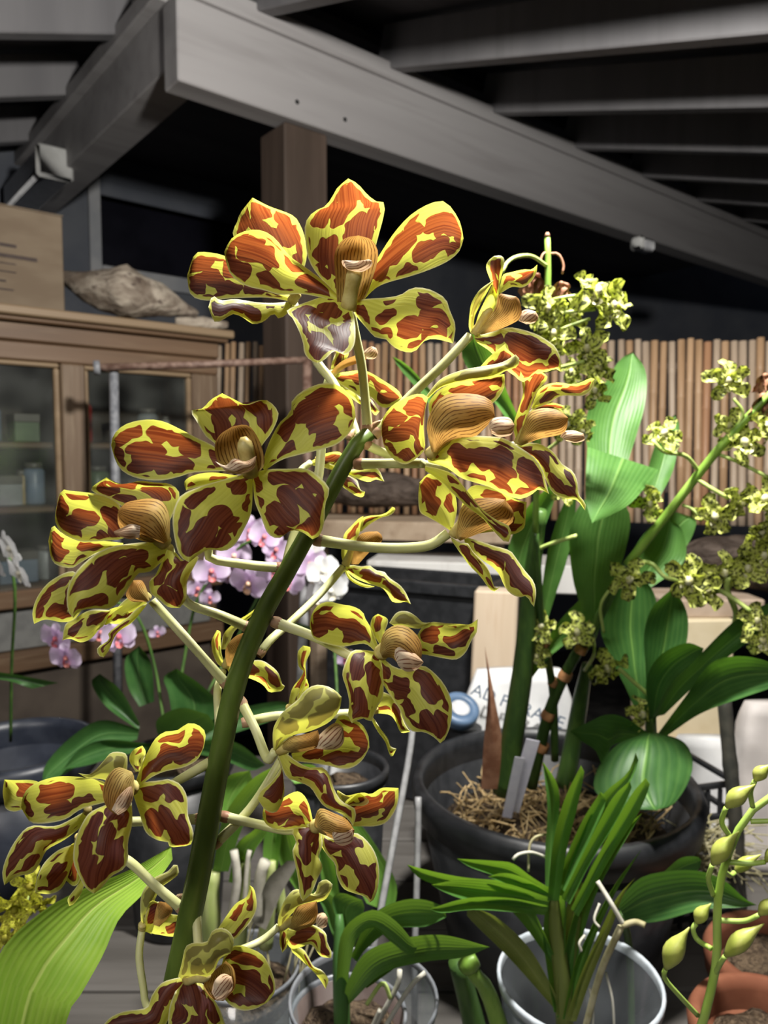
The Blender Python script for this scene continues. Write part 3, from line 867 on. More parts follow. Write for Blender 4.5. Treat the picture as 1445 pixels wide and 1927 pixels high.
# --- bloom at the far left
flower(.345, (314, 1026), [
  ('p', [(235,1012),(228,955),(200,933),(166,927),(135,924),(115,924),(105,960)],[(104,982),(115,1001),(130,1011),(152,1019),(176,1019),(222,1016)], -2, 5, 2, None, 4),
  ('p', [(232,1022),(150,1012),(115,1002),(104,990),(97,992),(91,1018)],[(96,1050),(108,1064),(135,1069),(152,1059),(186,1040),(230,1032)], 6, 3, 2, None, 8),
  ('d', [(270,985),(225,950),(195,935),(171,920),(200,898)],[(229,911),(263,905),(292,908),(321,911),(338,928),(333,948),(318,985)], 8, 5, 2, 2, 4),
  ('s', [(316,1024),(282,1020),(244,1023),(205,1030),(176,1045),(147,1071),(130,1098),(125,1129),(130,1156),(138,1163)],
        [(152,1149),(181,1145),(205,1146),(224,1132),(244,1103),(261,1079),(282,1076),(308,1054)], -18, -5, -3, None, -2),
  ('s', [(314,1034),(307,1050),(292,1083),(281,1093),(283,1117),(295,1125),(316,1142),(338,1144)],
        [(351,1125),(353,1091),(372,1054),(372,1045),(348,1056),(331,1040)], -6, -5, -3, 2.2, 4),
 ], [(318,1030,.352),(334,1085,.375),(352,1134,.388),(410,1156,.395),(470,1182,.402)], [(310,1022,-2,30),(290,1005,-8),(272,990,-12)],
 [([(306,1024),(268,1018),(235,1003),(222,985),(222,962)],[(239,945),(282,938),(307,945),(319,972),(320,1014)], -6, -8, -10)],
 [([(262,1012),(240,1014),(218,1006),(214,1000)],[(228,994),(246,986),(264,990)], -20, -3)])
# --- bloom tucked under it
flower(.385, (280, 1128), [
  ('p', [(160,1112),(140,1075),(98,1091),(72,1120),(61,1151),(64,1174)],[(86,1166),(118,1171),(140,1165),(160,1140)], -6, -4),
  ('p', [(210,1148),(170,1148),(142,1163),(123,1175),(117,1205)],[(132,1202),(152,1209),(171,1202),(186,1185),(197,1175),(206,1152)], -4, -3, 0, None, 2),
  ('s', [(275,1112),(240,1125),(215,1150),(200,1172)],[(225,1174),(250,1162),(276,1135)], 2, -3, 0, None, 4),
  ('s', [(278,1134),(256,1146),(239,1163),(205,1190),(205,1204),(183,1219),(186,1234),(195,1237)],[(205,1224),(220,1192),(249,1171),(272,1144)], -6, -3),
  ('p', [(258,1132),(230,1140),(205,1148),(190,1170)],[(200,1176),(225,1160),(255,1142)], -2, 2, 0, None, 2),
 ], [(286,1130,.388),(340,1190,.392),(380,1235,.396),(428,1290,.402)], [(278,1126,0,18),(268,1116,-3),(260,1108,-4)],
 [([(275,1132),(248,1132),(237,1118),(250,1092)],[(268,1093),(277,1112),(281,1130)], -5, -4, -5)])
# --- bloom behind the stem in the middle
flower(.44, (424, 1256), [
  ('p', [(427,1252),(418,1235),(415,1210),(415,1190),(408,1186)],[(399,1203),(398,1215),(402,1235),(410,1250),(422,1257)], -4, 3),
  ('pr', [(415,1222),(420,1195),(432,1180),(448,1167),(466,1156),(490,1138)],[(492,1143),(470,1162),(455,1176),(440,1190),(428,1222)], 4, 3),
  ('s', [(425,1256),(452,1248),(488,1242),(510,1253),(524,1267),(531,1287),(536,1291)],[(530,1300),(518,1302),(506,1302),(495,1289),(474,1278),(430,1264)], -4, -4),
 ], [(419,1262,.44),(409,1300,.43),(411,1370,.415),(404,1424,.405)], [(424,1254,0,16),(432,1235,-3),(438,1222,-4)],
 [([(426,1252),(424,1225),(432,1208),(447,1195),(462,1190)],[(472,1196),(466,1215),(453,1238),(436,1256)], -6, -6, -6)], (), 15)
# --- side view bloom right of the stem
flower(.46, (648, 1064), [
  ('p', [(645,1058),(642,1040),(647,1007),(661,990),(675,976),(684,971)],[(679,986),(676,1005),(670,1017),(661,1042),(651,1062)], -4, 3),
  ('p', [(676,1000),(680,977),(695,971),(715,969),(728,964),(738,954)],[(744,957),(740,965),(730,971),(717,974),(697,986),(680,1000)], 6, 2, 0, .6),
  ('s', [(650,1066),(664,1063),(680,1066),(696,1064),(707,1073),(723,1076),(732,1087),(750,1099),(761,1111),(769,1127),(773,1137)],
        [(763,1132),(752,1134),(738,1132),(730,1119),(720,1107),(705,1102),(682,1094),(667,1087),(651,1074)], -6, -4),
  ('s', [(650,1068),(660,1085),(680,1097),(705,1104)],[(690,1106),(672,1100),(655,1088),(647,1072)], 4, 2, 0, .6, 4),
 ], [(646,1067,.46),(600,1120,.45),(545,1172,.43),(508,1205,.415),(488,1232,.41)], [(650,1062,0,16),(660,1040,-3),(668,1020,-4)],
 [([(660,1062),(670,1020),(676,1007),(690,1001),(710,1000)],[(718,1007),(718,1020),(697,1037),(674,1062)], -5, -5, -6)], (), 15)
# --- bloom half behind the top of the stem
flower(.445, (600, 868), [
  ('p', [(585,868),(611,854),(635,850),(646,856)],[(634,878),(625,884),(608,880),(588,876)], 2, 3),
  ('s', [(620,872),(655,884),(690,879),(711,882),(723,906)],[(707,902),(694,907),(676,902),(655,894),(620,882)], -4, -3),
  ('s', [(625,890),(655,892),(671,902),(678,921),(687,925)],[(683,935),(670,933),(650,920),(628,900)], -8, -3),
 ], [(585,870,.445),(565,890,.44),(590,930,.43),(612,952,.41)], None, (), (), 13)
# --- bloom facing the camera, right of the middle
flower(.385, (714, 1226), [
  ('p', [(714,1222),(700,1185),(688,1165),(682,1151),(664,1141),(641,1137),(617,1132),(596,1141),(585,1160),(583,1180)],
        [(591,1202),(612,1211),(641,1217),(664,1214),(688,1212),(708,1228)], -4, 5, 2),
  ('d', [(716,1215),(700,1190),(697,1175),(701,1162),(711,1155)],[(730,1166),(724,1190),(722,1215)], 4, 3),
  ('dr', [(732,1172),(746,1153),(765,1150),(782,1159),(796,1171),(812,1171)],[(790,1183),(765,1180),(742,1178)], 2, -3, 0, .6, 2),
  ('p', [(782,1200),(796,1178),(810,1171),(819,1170),(834,1172),(864,1174),(883,1175),(899,1165)],
        [(897,1190),(888,1204),(876,1228),(859,1241),(836,1239),(810,1234),(786,1230)], -2, 5, 2),
  ('s', [(706,1226),(683,1223),(662,1225),(650,1246),(644,1270),(652,1296),(657,1322),(655,1345),(662,1361)],
        [(683,1352),(697,1358),(704,1345),(711,1329),(721,1310),(721,1275),(718,1242)], -12, -5, -3),
  ('s', [(718,1236),(744,1256),(770,1258),(796,1252),(819,1268),(838,1291),(850,1322),(848,1364),(834,1397),(828,1399)],
        [(817,1388),(798,1378),(775,1376),(761,1359),(751,1334),(735,1310),(719,1285)], -14, -5, -3, None, -1),
 ], [(708,1236,.388),(665,1236,.39),(600,1202,.395),(516,1170,.402)], [(716,1230,-3,30),(730,1215,-8),(745,1205,-12)],
 [([(714,1226),(720,1195),(735,1180),(755,1176),(775,1185),(792,1208),(793,1238),(785,1258)],[(762,1262),(748,1248),(737,1238),(720,1238)], -8, -8, -10)],
 [([(742,1236),(745,1220),(765,1218),(788,1236),(797,1246)],[(785,1260),(765,1264),(750,1254)], -21, -3)], 19)
# --- petals of the bloom hanging behind it
flower(.415, (705, 1338), [
  ('p', [(715,1300),(735,1308),(752,1324),(760,1357),(772,1377)],[(754,1378),(744,1357),(732,1345),(703,1342)], 2, -3),
  ('s', [(701,1348),(716,1371),(730,1390),(735,1404),(746,1409)],[(738,1424),(732,1418),(725,1397),(709,1374),(697,1352)], -4, -2, 0, .5),
 ], [(700,1340,.416),(590,1346,.412),(520,1347,.408),(458,1360,.404)], None, (), (), 17)
# --- hooded bloom seen from above, centre
flower(.375, (520, 1412), [
  ('s', [(548,1418),(590,1398),(625,1368),(640,1345),(666,1354),(682,1364),(693,1384),(695,1407)],
        [(682,1430),(664,1444),(643,1447),(618,1441),(593,1437),(552,1432)], 2, 5, 2, None, 2),
  ('s', [(524,1410),(538,1416),(552,1428),(580,1444),(607,1444),(621,1460),(628,1482),(639,1503),(653,1514),(666,1519),(670,1535),(664,1555)],
        [(655,1542),(639,1530),(612,1519),(598,1503),(584,1482),(561,1471),(541,1464),(530,1444),(522,1420)], -14, -4, -4),
  ('s', [(518,1418),(529,1440),(512,1468),(490,1488),(484,1503)],[(500,1525),(520,1528),(534,1500),(534,1470),(530,1440)], -4, -3, 0, None, -1),
  ('dr', [(514,1412),(513,1380),(518,1361),(534,1338),(561,1316),(573,1300),(593,1289),(618,1292),(634,1302),(643,1312)],
        [(639,1334),(625,1354),(607,1366),(580,1377),(557,1382),(534,1393),(520,1412)], -16, -7, -4, .8, -4),
 ], [(517,1414,.377),(503,1428,.382),(480,1372,.392),(452,1318,.402)], [(524,1410,-1,24),(545,1404,-4),(565,1396,-6)],
 [([(528,1404),(545,1388),(575,1381),(598,1374)],[(602,1395),(596,1408),(561,1416),(538,1416)], -4, -4, -6)],
 [([(592,1408),(597,1388),(615,1370),(632,1360),(646,1370)],[(647,1395),(635,1409),(612,1411)], -7, -4)])
# --- curled bloom behind the hood
flower(.42, (545, 1336), [
  ('p', [(541,1338),(546,1307),(553,1290),(571,1265),(562,1255),(560,1228),(570,1215)],[(584,1218),(583,1230),(575,1250),(575,1287),(553,1336)], 2, 4),
  ('p', [(556,1330),(562,1300),(574,1276),(581,1288)],[(580,1305),(570,1328)], 2, 2),
 ], [(545,1340,.42),(540,1400,.425),(522,1442,.42),(470,1522,.41),(404,1590,.404)], None, (), (), 17)
# --- bloom below the hood
flower(.395, (589, 1555), [
  ('p', [(590,1550),(580,1510),(564,1490),(545,1494),(520,1510),(497,1518),(494,1535)],[(500,1550),(515,1560),(535,1563),(560,1559),(588,1558)], -2, 5),
  ('p', [(645,1548),(648,1512),(664,1498),(682,1491),(698,1494),(717,1483),(733,1482),(750,1483)],[(749,1507),(742,1528),(726,1548),(705,1555),(675,1555),(650,1556)], 2, 5),
  ('pr', [(640,1512),(634,1487),(650,1497),(676,1492)],[(694,1506),(685,1516),(655,1516)], 2, 3, 0, .5, 1),
  ('s', [(586,1553),(561,1555),(549,1564),(557,1585),(550,1601),(557,1635),(561,1658),(564,1685),(570,1696)],[(586,1681),(598,1653),(607,1631),(600,1612),(607,1590),(604,1562)], -8, -4),
  ('s', [(600,1562),(630,1580),(662,1567),(682,1574),(703,1599),(713,1631),(712,1667),(701,1697),(695,1699)],[(687,1688),(666,1681),(646,1672),(634,1649),(630,1626),(616,1610),(600,1585)], -10, -5),
 ], [(586,1557,.397),(540,1562,.40),(480,1550,.402),(418,1536,.404)], [(592,1556,-2,26),(605,1550,-6),(618,1548,-8)],
 [([(590,1554),(600,1522),(628,1530),(652,1542),(667,1562)],[(662,1583),(643,1590),(625,1578),(602,1568)], -6, -6, -8)],
 [([(625,1572),(628,1556),(645,1550),(664,1560)],[(664,1582),(645,1592),(630,1586)], -14, -3)])
# --- small drooping bloom low in the centre
flower(.44, (526, 1742), [
  ('pr', [(522,1748),(524,1725),(535,1695),(556,1673),(590,1682),(600,1660),(614,1655)],[(626,1665),(618,1685),(608,1695),(585,1700),(565,1707),(545,1724),(530,1750)], -4, -5),
  ('p', [(534,1736),(527,1750),(526,1775),(531,1793)],[(540,1780),(546,1740)], -2, 3),
  ('s', [(540,1750),(573,1738),(596,1743),(613,1756),(616,1773),(624,1791),(623,1803)],[(603,1799),(586,1778),(570,1781),(550,1786),(538,1773)], -6, -4),
  ('s', [(545,1778),(570,1786),(581,1802),(590,1818),(606,1826),(618,1843),(613,1861)],[(600,1841),(585,1824),(566,1806),(550,1792)], -4, -2),
 ], [(524,1744,.44),(495,1768,.438),(455,1786,.43),(400,1800,.42),(352,1806,.412)], [(530,1744,0,16),(545,1735,-3),(558,1728,-4)],
 [([(542,1746),(556,1710),(575,1700),(596,1696)],[(598,1722),(590,1740),(558,1752)], -4, -5, -6)],
 [([(594,1736),(598,1720),(610,1718),(617,1728)],[(614,1744),(602,1746)], -8, -3)], 14)
# --- bloom at the lower left
flower(.345, (252, 1482), [
  ('p', [(254,1474),(266,1441),(277,1416),(293,1389),(313,1376),(332,1375),(354,1361),(374,1365),(387,1380),(383,1408)],[(371,1430),(346,1444),(310,1452),(285,1463),(262,1480)], 6, 5, 2),
  ('dr', [(238,1462),(240,1430),(235,1417),(210,1416),(194,1433),(172,1456),(147,1455)],[(165,1464),(190,1466),(210,1472)], 4, -3, 0, .6, 4),
  ('d', [(255,1452),(243,1430),(250,1412),(268,1403)],[(274,1415),(270,1435),(266,1452)], 2, 3, 0, None, 3),
  ('p', [(222,1488),(191,1469),(149,1462),(111,1461),(78,1469),(53,1483),(42,1502),(39,1519)],[(50,1538),(61,1549),(91,1549),(125,1541),(155,1522),(215,1506)], 4, 5, 2),
  ('s', [(252,1484),(271,1472),(299,1469),(316,1466),(338,1475),(352,1499),(354,1535),(364,1566),(360,1588),(349,1592)],[(321,1594),(316,1585),(296,1581),(274,1566),(263,1533),(252,1500)], -6, -5, -3, 2),
  ('s', [(215,1508),(172,1527),(155,1549),(141,1583),(138,1621),(149,1649),(161,1671),(177,1682)],[(194,1668),(210,1649),(233,1635),(241,1616),(241,1585),(249,1549),(248,1510)], -10, -5, -3),
 ], [(258,1486,.352),(300,1492,.375),(332,1471,.39),(406,1428,.402)], [(248,1484,-3,30),(238,1475,-8),(230,1468,-10)],
 [([(248,1452),(222,1444),(203,1460),(193,1490),(200,1518),(215,1532)],[(232,1530),(247,1512),(253,1485),(252,1460)], -6, -6, -9)],
 [([(210,1524),(222,1500),(240,1482),(248,1480)],[(250,1500),(240,1522),(222,1534)], -18, -3)])
# --- bloom behind it at the left edge
flower(.375, (165, 1528), [
  ('p', [(95,1486),(66,1469),(28,1468),(8,1467)],[(5,1490),(7,1505),(11,1522),(30,1527),(60,1515)], -2, 4),
  ('s', [(168,1522),(119,1549),(97,1555),(55,1555),(28,1583),(11,1616),(4,1643),(8,1666)],[(33,1649),(61,1643),(78,1619),(89,1599),(122,1580),(162,1550)], -8, -5),
 ], [(166,1534,.378),(215,1545,.388),(255,1546,.392),(380,1541,.403)])
# --- bloom under it
flower(.39, (148, 1580), [
  ('s', [(150,1585),(111,1599),(83,1624),(69,1654),(66,1680)],[(97,1682),(119,1668),(135,1630)], -4, -4),
  ('p', [(152,1575),(120,1605),(125,1640),(122,1655)],[(140,1668),(152,1650),(156,1600)], 2, 3),
  ('s', [(156,1640),(146,1665),(128,1690),(130,1705)],[(140,1700),(155,1677),(163,1645)], 0, -2),
 ], [(152,1585,.392),(200,1602,.395),(244,1622,.397),(290,1665,.40),(345,1712,.405)])
# --- small bloom left of the stem foot
flower(.425, (268, 1746), [
  ('pr', [(266,1748),(264,1700),(270,1675),(290,1652),(315,1640),(327,1627),(334,1628)],[(336,1645),(317,1660),(302,1672),(290,1698),(276,1745)], 0, -4),
  ('s', [(268,1752),(278,1708),(300,1697),(315,1717),(335,1722)],[(340,1742),(330,1762),(292,1758)], -4, -4),
  ('p', [(268,1750),(272,1715),(285,1695),(300,1700)],[(296,1725),(285,1758)], -5, 3, 0, None, -2),
 ], [(267,1750,.425),(262,1800,.42),(270,1860,.415),(276,1892,.412),(306,1935,.41)], None,
 [([(288,1740),(297,1700),(312,1698)],[(325,1712),(316,1728),(300,1744)], -7, -4, -5)],
 [([(330,1694),(332,1684),(344,1681)],[(350,1690),(342,1698)], -6, -3)], 14)
# --- bloom at the bottom
flower(.375, (345, 1840), [
  ('p', [(407,1752),(427,1722),(444,1700),(464,1687),(470,1666)],[(479,1675),(483,1707),(474,1730),(457,1752),(440,1768),(415,1765)], 6, 4, 0, None, 4),
  ('s', [(412,1835),(424,1795),(444,1779),(469,1784),(496,1799),(514,1834),(518,1864),(504,1886)],[(479,1899),(452,1901),(427,1886),(412,1855)], -2, 5, 0, None, 2),
  ('s', [(342,1838),(305,1849),(285,1874),(275,1896),(230,1904),(200,1921),(192,1945)],[(250,1960),(300,1945),(335,1880),(355,1850)], -6, -5),
  ('s', [(340,1844),(330,1865),(318,1900),(316,1955)],[(420,1955),(418,1910),(404,1882),(388,1857),(370,1843)], -8, -5, 0, None, -1),
  ('dr', [(335,1838),(342,1812),(349,1782),(364,1774),(389,1772),(399,1752),(419,1746),(437,1759),(440,1777),(434,1794)],[(414,1804),(402,1829),(387,1839),(369,1838),(348,1846)], -12, -7, -3, .8, -3),
 ], [(348,1840,.38),(372,1802,.392),(371,1750,.398),(368,1694,.404)], [(352,1842,-1,24),(375,1836,-5),(395,1838,-7)],
 [([(402,1828),(384,1850),(385,1862),(400,1880),(420,1884)],[(442,1858),(441,1825),(425,1808)], -2, -4, 6)],
 [([(398,1868),(404,1845),(420,1832),(436,1838)],[(438,1858),(424,1880),(408,1884)], -5, -3)])
# --- unopened tip and bracts at the head of the stem
for q in ([(694,815,.41),(704,800,.41),(716,792,.41)], [(655,826,.41),(662,814,.412),(668,808,.414)]):
    ptube('bract', q, [14, 12, 4], COLLAR, spike, 8, 6)
# --- the strap leaf of the same plant
LEAFY = m_leaf('strap_leaf', (0.235, 0.42, 0.045), (0.31, 0.50, 0.06), (0.60, 0.72, 0.20), 0.35, 0.30, 40)
sheet('leaf', [(-90,2200),(-40,1930),(0,1793),(78,1716),(155,1673),(233,1642),(291,1611),(322,1592)],
      [(322,1623),(271,1681),(225,1728),(194,1797),(155,1867),(124,1927),(70,2200)], .44, .50, LEAFY, spike, .006, -.02, .001, 26, 12)

# ------------------------------------------------------------------ potting bench
BENW = m_wood('bench_boards', (0.085, 0.078, 0.070), (0.14, 0.13, 0.12), (0.05, 0.044, 0.04), 'X', 12, 0.75, 0.4, 0.5)
BT = 0.72
bench = thing('potting_bench', 'weathered grey timber bench under the pots', 'bench', (0.1, 1.0, 0))
yb = 0.30
X1, Y1 = Vector((1, 0, 0)), Vector((0, 1, 0))
while yb < 1.70:
    MB().box(Vector((0, yb, BT)), X1, Y1, UP, (-0.75, 0, -0.028 + rnd.uniform(-.002, 0)), (1.55, 0.128, rnd.uniform(-.002, 0)), 0.003).build('plank', BENW, bench, False)
    yb += 0.135
for lx in (-0.68, 1.45):
    for ly in (0.36, 1.72):
        MB().box(Vector((lx, ly, 0)), X1, Y1, UP, (-.04, -.04, 0), (.04, .04, BT - .0305), 0.004).build('leg', BENW, bench, False)
BT += 0.001

# ------------------------------------------------------------------ pots
BLACKP = m_plain('black_plastic', (0.012, 0.013, 0.015), (0.022, 0.023, 0.026), 40, 0.42, 0.5, 0.05)
NAVYP = m_plain('navy_plastic', (0.018, 0.022, 0.034), (0.028, 0.033, 0.047), 30, 0.40, 0.5, 0.05)
TERRA = m_plain('terracotta', (0.17, 0.060, 0.032), (0.24, 0.092, 0.050), 24, 0.8, 0.2, 0.2)
CLEAR = m_clear('clear_plastic', (0.86, 0.89, 0.90), 0.05, 0.10)
RIMC = m_plain('clear_rim', (0.45, 0.50, 0.55), (0.58, 0.63, 0.68), 40, 0.3, 0.5)
RIMD = m_plain('cloudy_rim', (0.16, 0.17, 0.19), (0.22, 0.23, 0.25), 40, 0.25, 0.5)
MIXB = m_bark('bark_mix', (0.06, 0.04, 0.025), (0.17, 0.12, 0.075), (0.035, 0.022, 0.015), 60, 1.0, (1, 1, 1))
STRAW = m_plain('dry_straw', (0.42, 0.29, 0.13), (0.60, 0.45, 0.24), 90, 0.7, 0.3)
def pot(name, label, cat, c, r, h, mat, rimmat=None, taper=.78, fill=None, fillz=.78, wall=.004, rim=.012, group=None):
    """pot of rim radius r whose rim centre is c"""
    b_ = Vector((c.x, c.y, c.z - h))
    t = thing(name, label, cat, b_, group)
    rb = r * taper
    MB().lathe(b_, [(0.0001, .001), (rb * .96, 0.0), (rb, .006), (r - wall * .3, h - rim * 1.6), (r - wall - .001, h - rim * 1.6), (rb - wall, .009), (0.0001, .008)], 48).build('body', mat, t)
    MB().lathe(b_, [(r - wall * 1.2, h - rim * 1.7), (r + rim * .28, h - rim * 1.6), (r + rim * .42, h - rim * .4), (r + rim * .2, h), (r - wall * .6, h), (r - wall * 1.2, h - rim * .6), (r - wall * 1.2, h - rim * 1.7)], 48).build('rim', rimmat or mat, t)
    if fill:
        zf = h * fillz; rf = (rb + (r - rb) * fillz) - wall - .004
        mb = MB().lathe(b_, [(0.0001, zf + .006), (rf * .35, zf + .005), (rf * .7, zf + .002), (rf, zf - .004), (rf * .97, zf - .02)], 40)
        for i, v in enumerate(mb.V):
            mb.V[i] = v + UP * (.008 * noise.noise(v * 60))
        mb.build('potting_mix', fill, t)
    return t
bp = P(1042, 1462, 1.06)
pot('plant_pot', 'large round black plastic pot filled with dry straw and roots', 'pot', bp, 0.192, bp.z - BT, BLACKP, None, .74, MIXB, .70, .006, .026)
cp_ = P(1090, 1838, 0.76)
pot('clear_pot', 'clear plastic pot with a pale rim holding the fan of strap leaves', 'pot', cp_, 0.081, cp_.z - BT, CLEAR, RIMC, .74, MIXB, .30, .0015, .006)
cp2 = P(684, 1872, 0.72)
pot('clear_pot', 'cloudy clear pot at the bottom centre around a young plant', 'pot', cp2, 0.071, cp2.z - BT, CLEAR, RIMD, .78, None, .3, .0015, .004)
cp3 = P(655, 1905, 0.72)
pot('inner_pot', 'small dark brown pot inside the cloudy clear pot', 'pot', cp3, 0.056, cp3.z - BT - .01, m_plain('brown_pot', (0.09, 0.065, 0.06), (0.13, 0.10, 0.09), 30, .35), RIMD, .78, MIXB, .9, .002, .003)
tp = P(1470, 1790, 0.90)
pot('terracotta_pot', 'terracotta pot at the right edge behind the bud spike', 'pot', tp, 0.078, tp.z - BT, TERRA, None, .72, MIXB, .85, .006, .022)
tp = P(1452, 1925, 0.72)
pot('terracotta_pot', 'terracotta pot in the bottom right corner', 'pot', tp, 0.068, tp.z - BT, TERRA, None, .72, MIXB, .85, .006, .02)
tb = P(30, 1398, 1.30)
pot('plastic_tub', 'navy blue plastic tub standing below the cabinet', 'tub', tb, 0.125, tb.z - BT, NAVYP, None, .8, MIXB, .35, .005, .03)
pp_ = P(640, 1440, 1.0)
pot('plant_pot', 'black pot half hidden behind the hooded bloom in the centre', 'pot', pp_, 0.062, pp_.z - BT, BLACKP, None, .75, MIXB, .9, .003, .01)
hp = P(330, 1420, 1.16)
pot('plant_pot', 'black pot of the pink moth orchid left of the stem', 'pot', hp, 0.085, hp.z - BT, BLACKP, None, .78, MIXB, .92, .004, .014)
gp = P(1230, 1500, 1.02)
# pot below the frame that carries the front spike
sp0 = P(250, 2700, .43)
pot('plant_pot', 'black pot out of view at the foot of the big flower spike', 'pot', Vector((sp0.x, sp0.y, sp0.z + .03)), 0.085, sp0.z + .03 - BT if sp0.z + .03 - BT > .1 else .15, BLACKP, None, .78, MIXB, .8, .004, .014) if sp0.z - BT > -0.05 else None

# straw in the black pot
mb = MB()
rs = random.Random(4)
for i in range(420):
    a = rs.uniform(0, 6.283); r_ = .155 * math.sqrt(rs.random())
    q = Vector((bp.x + r_ * math.cos(a), bp.y + r_ * math.sin(a), BT + (bp.z - BT) * .70 + .004))
    dv = Vector((rs.uniform(-1, 1), rs.uniform(-1, .6), rs.uniform(.1, 1.1))).normalized()
    l = rs.uniform(.025, .075)
    md = q + dv * l * .5 + Vector((rs.uniform(-1, 1), rs.uniform(-1, 1), rs.uniform(-.3, .6))) * .008
    mb.tube([q, md, q + dv * l + UP * -.006], rs.uniform(.0007, .0016), 4, False)
tag(mb.build('dry_straw', STRAW), 'tangled dry straw and old roots in the big black pot', 'straw', kind='stuff')

# ------------------------------------------------------------------ speckled green orchid
def m_speckle(name, c0, c1, dark, trans):
    k = NT(name)
    oi = k.n('ShaderNodeObjectInfo').outputs['Random']
    v = k.n('ShaderNodeVectorMath', {0: k.uv('metric'), 1: k.n('ShaderNodeCombineXYZ', {0: k.math('MULTIPLY', oi, 30.0), 1: k.math('MULTIPLY', oi, 17.0)}).outputs[0]}, operation='ADD').outputs[0]
    a = k.noise(v, 2.7, 1.0, 0.6).outputs['Fac']
    b_ = k.noise(v, 1.6, 2).outputs['Fac']
    e = k.n('ShaderNodeSeparateXYZ', {0: k.uv('edge')})
    m_ = k.math('MULTIPLY', k.smooth(a, .53, .57), 0.93)
    tipd = k.math('MULTIPLY', k.smooth(e.outputs[1], .82, .98), 0.55)
    base = k.mix(k.smooth(b_, .35, .65), c0, c1)
    base = k.mix(k.math('MAXIMUM', m_, tipd), base, dark)
    trc = k.mix(m_, trans, (0.10, 0.12, 0.03))
    return k.thin(base, trc, 0.3, 0.55, 0.2)
SPECK = m_speckle('speckled_petal', (0.56, 0.63, 0.12), (0.72, 0.75, 0.24), (0.020, 0.027, 0.012), (0.75, 0.85, 0.10))
SPLIP = m_plain('speckled_lip', (0.52, 0.50, 0.22), (0.62, 0.60, 0.42), 200, 0.45)
GREENS = m_stalk('green_stalk', (0.20, 0.36, 0.05), (0.28, 0.45, 0.08), None)
GREENP = m_stalk('pale_stalk', (0.40, 0.53, 0.13), (0.50, 0.60, 0.20), None)
CANE = m_stalk('dark_cane', (0.045, 0.10, 0.022), (0.075, 0.15, 0.03), None)
NODE = m_plain('cane_node', (0.34, 0.15, 0.06), (0.46, 0.23, 0.10), 90, 0.6)
DRY = m_plain('withered', (0.26, 0.11, 0.06), (0.40, 0.20, 0.12), 60, 0.7)
LEAFS = m_leaf('speckled_leaf', (0.052, 0.14, 0.028), (0.075, 0.185, 0.038), (0.19, 0.34, 0.09), 0.25, 0.42, 46, (0.25, 0.55, 0.04))

def local_petal(name, L, W, mat, wav, cup, tipw=.5, seed=0, curl=0.0, n=(10, 6)):
    """petal along +Z that faces -Y, unit sized; returns mesh data"""
    nu, nv = n
    V = []; A = []; B_ = []; C_ = []
    r_ = random.Random(seed)
    ph = r_.random() * 6
    for i in range(nu + 1):
        u = i / nu
        w = W * (0.18 + 0.82 * math.sin(math.pi * min(1, (u ** tipw) * .62 + .08)) ** 1.0) * (1 if u < .8 else math.sqrt(max(0.0, 1 - ((u - .8) / .2) ** 2)) * .92 + .08)
        for j in range(nv + 1):
            v = j / nv; q = 2 * v - 1
            y = -cup * q * q * math.sin(math.pi * u * .9) + curl * u * u + wav * math.sin(ph + 10 * u + 3 * q) * abs(q)
            V.append((q * w / 2 + wav * .4 * math.sin(ph * 2 + 9 * u), y, u * L))
            A.append((u, v)); B_.append((u * L * 3 + ph, q * w * 1.5)); C_.append((w * 1.5 * (1 - abs(q)), u))
    F = []
    for i in range(nu):
        for j in range(nv):
            a = i * (nv + 1) + j
            F.append((a, a + 1, a + nv + 2, a + nv + 1))
    o = mesh(name, V, F, mat, None, True, {'UVMap': A, 'metric': B_, 'edge': C_})
    me = o.data
    bpy.data.objects.remove(o)
    return me
def ball(name, r, mat, squash=(1, 1, 1)):
    mb = MB().lathe(Vector((0, 0, 0)), [(0.0001, -r), (r * .6, -r * .8), (r, 0), (r * .7, r * .72), (0.0001, r)], 10)
    V = [Vector((v.x * squash[0], v.y * squash[1], v.z * squash[2])) for v in mb.V]
    o = mesh(name, V, mb.F, mat)
    me = o.data
    bpy.data.objects.remove(o)
    return me
def bloom(parent, pos, R_, center, petals, face, spin=0.0, cname='flower'):
    """small flower: petals is a list of (mesh, part name, angle, tilt, scale)"""
    fl = bpy.data.objects.new(cname, center)
    col.objects.link(fl)
    fl.parent = parent
    fl.location = pos - origin(parent)
    fl.rotation_mode = 'QUATERNION'
    q = Vector((0, -1, 0)).rotation_difference(face.normalized())
    fl.rotation_quaternion = q @ Quaternion((0, 1, 0), spin)
    fl.scale = (R_, R_, R_)
    WPOS[fl.name] = pos
    for me, nm, ang, tilt, sc in petals:
        o = bpy.data.objects.new(nm, me)
        col.objects.link(o)
        o.parent = fl
        o.rotation_mode = 'QUATERNION'
        o.rotation_quaternion = Quaternion((0, 1, 0), ang) @ Quaternion((1, 0, 0), tilt)
        o.scale = (sc, sc, sc)
    return fl
SPm = [local_petal('petal', 1.0, .58, SPECK, .15, .12, .75, s, .16 * (s - 1)) for s in range(4)]
SPc = ball('flower', .17, SPLIP, (1, 1.4, 1.2))
SPl = local_petal('lip', .5, .5, SPLIP, .08, .15, .6, 9, -.2)
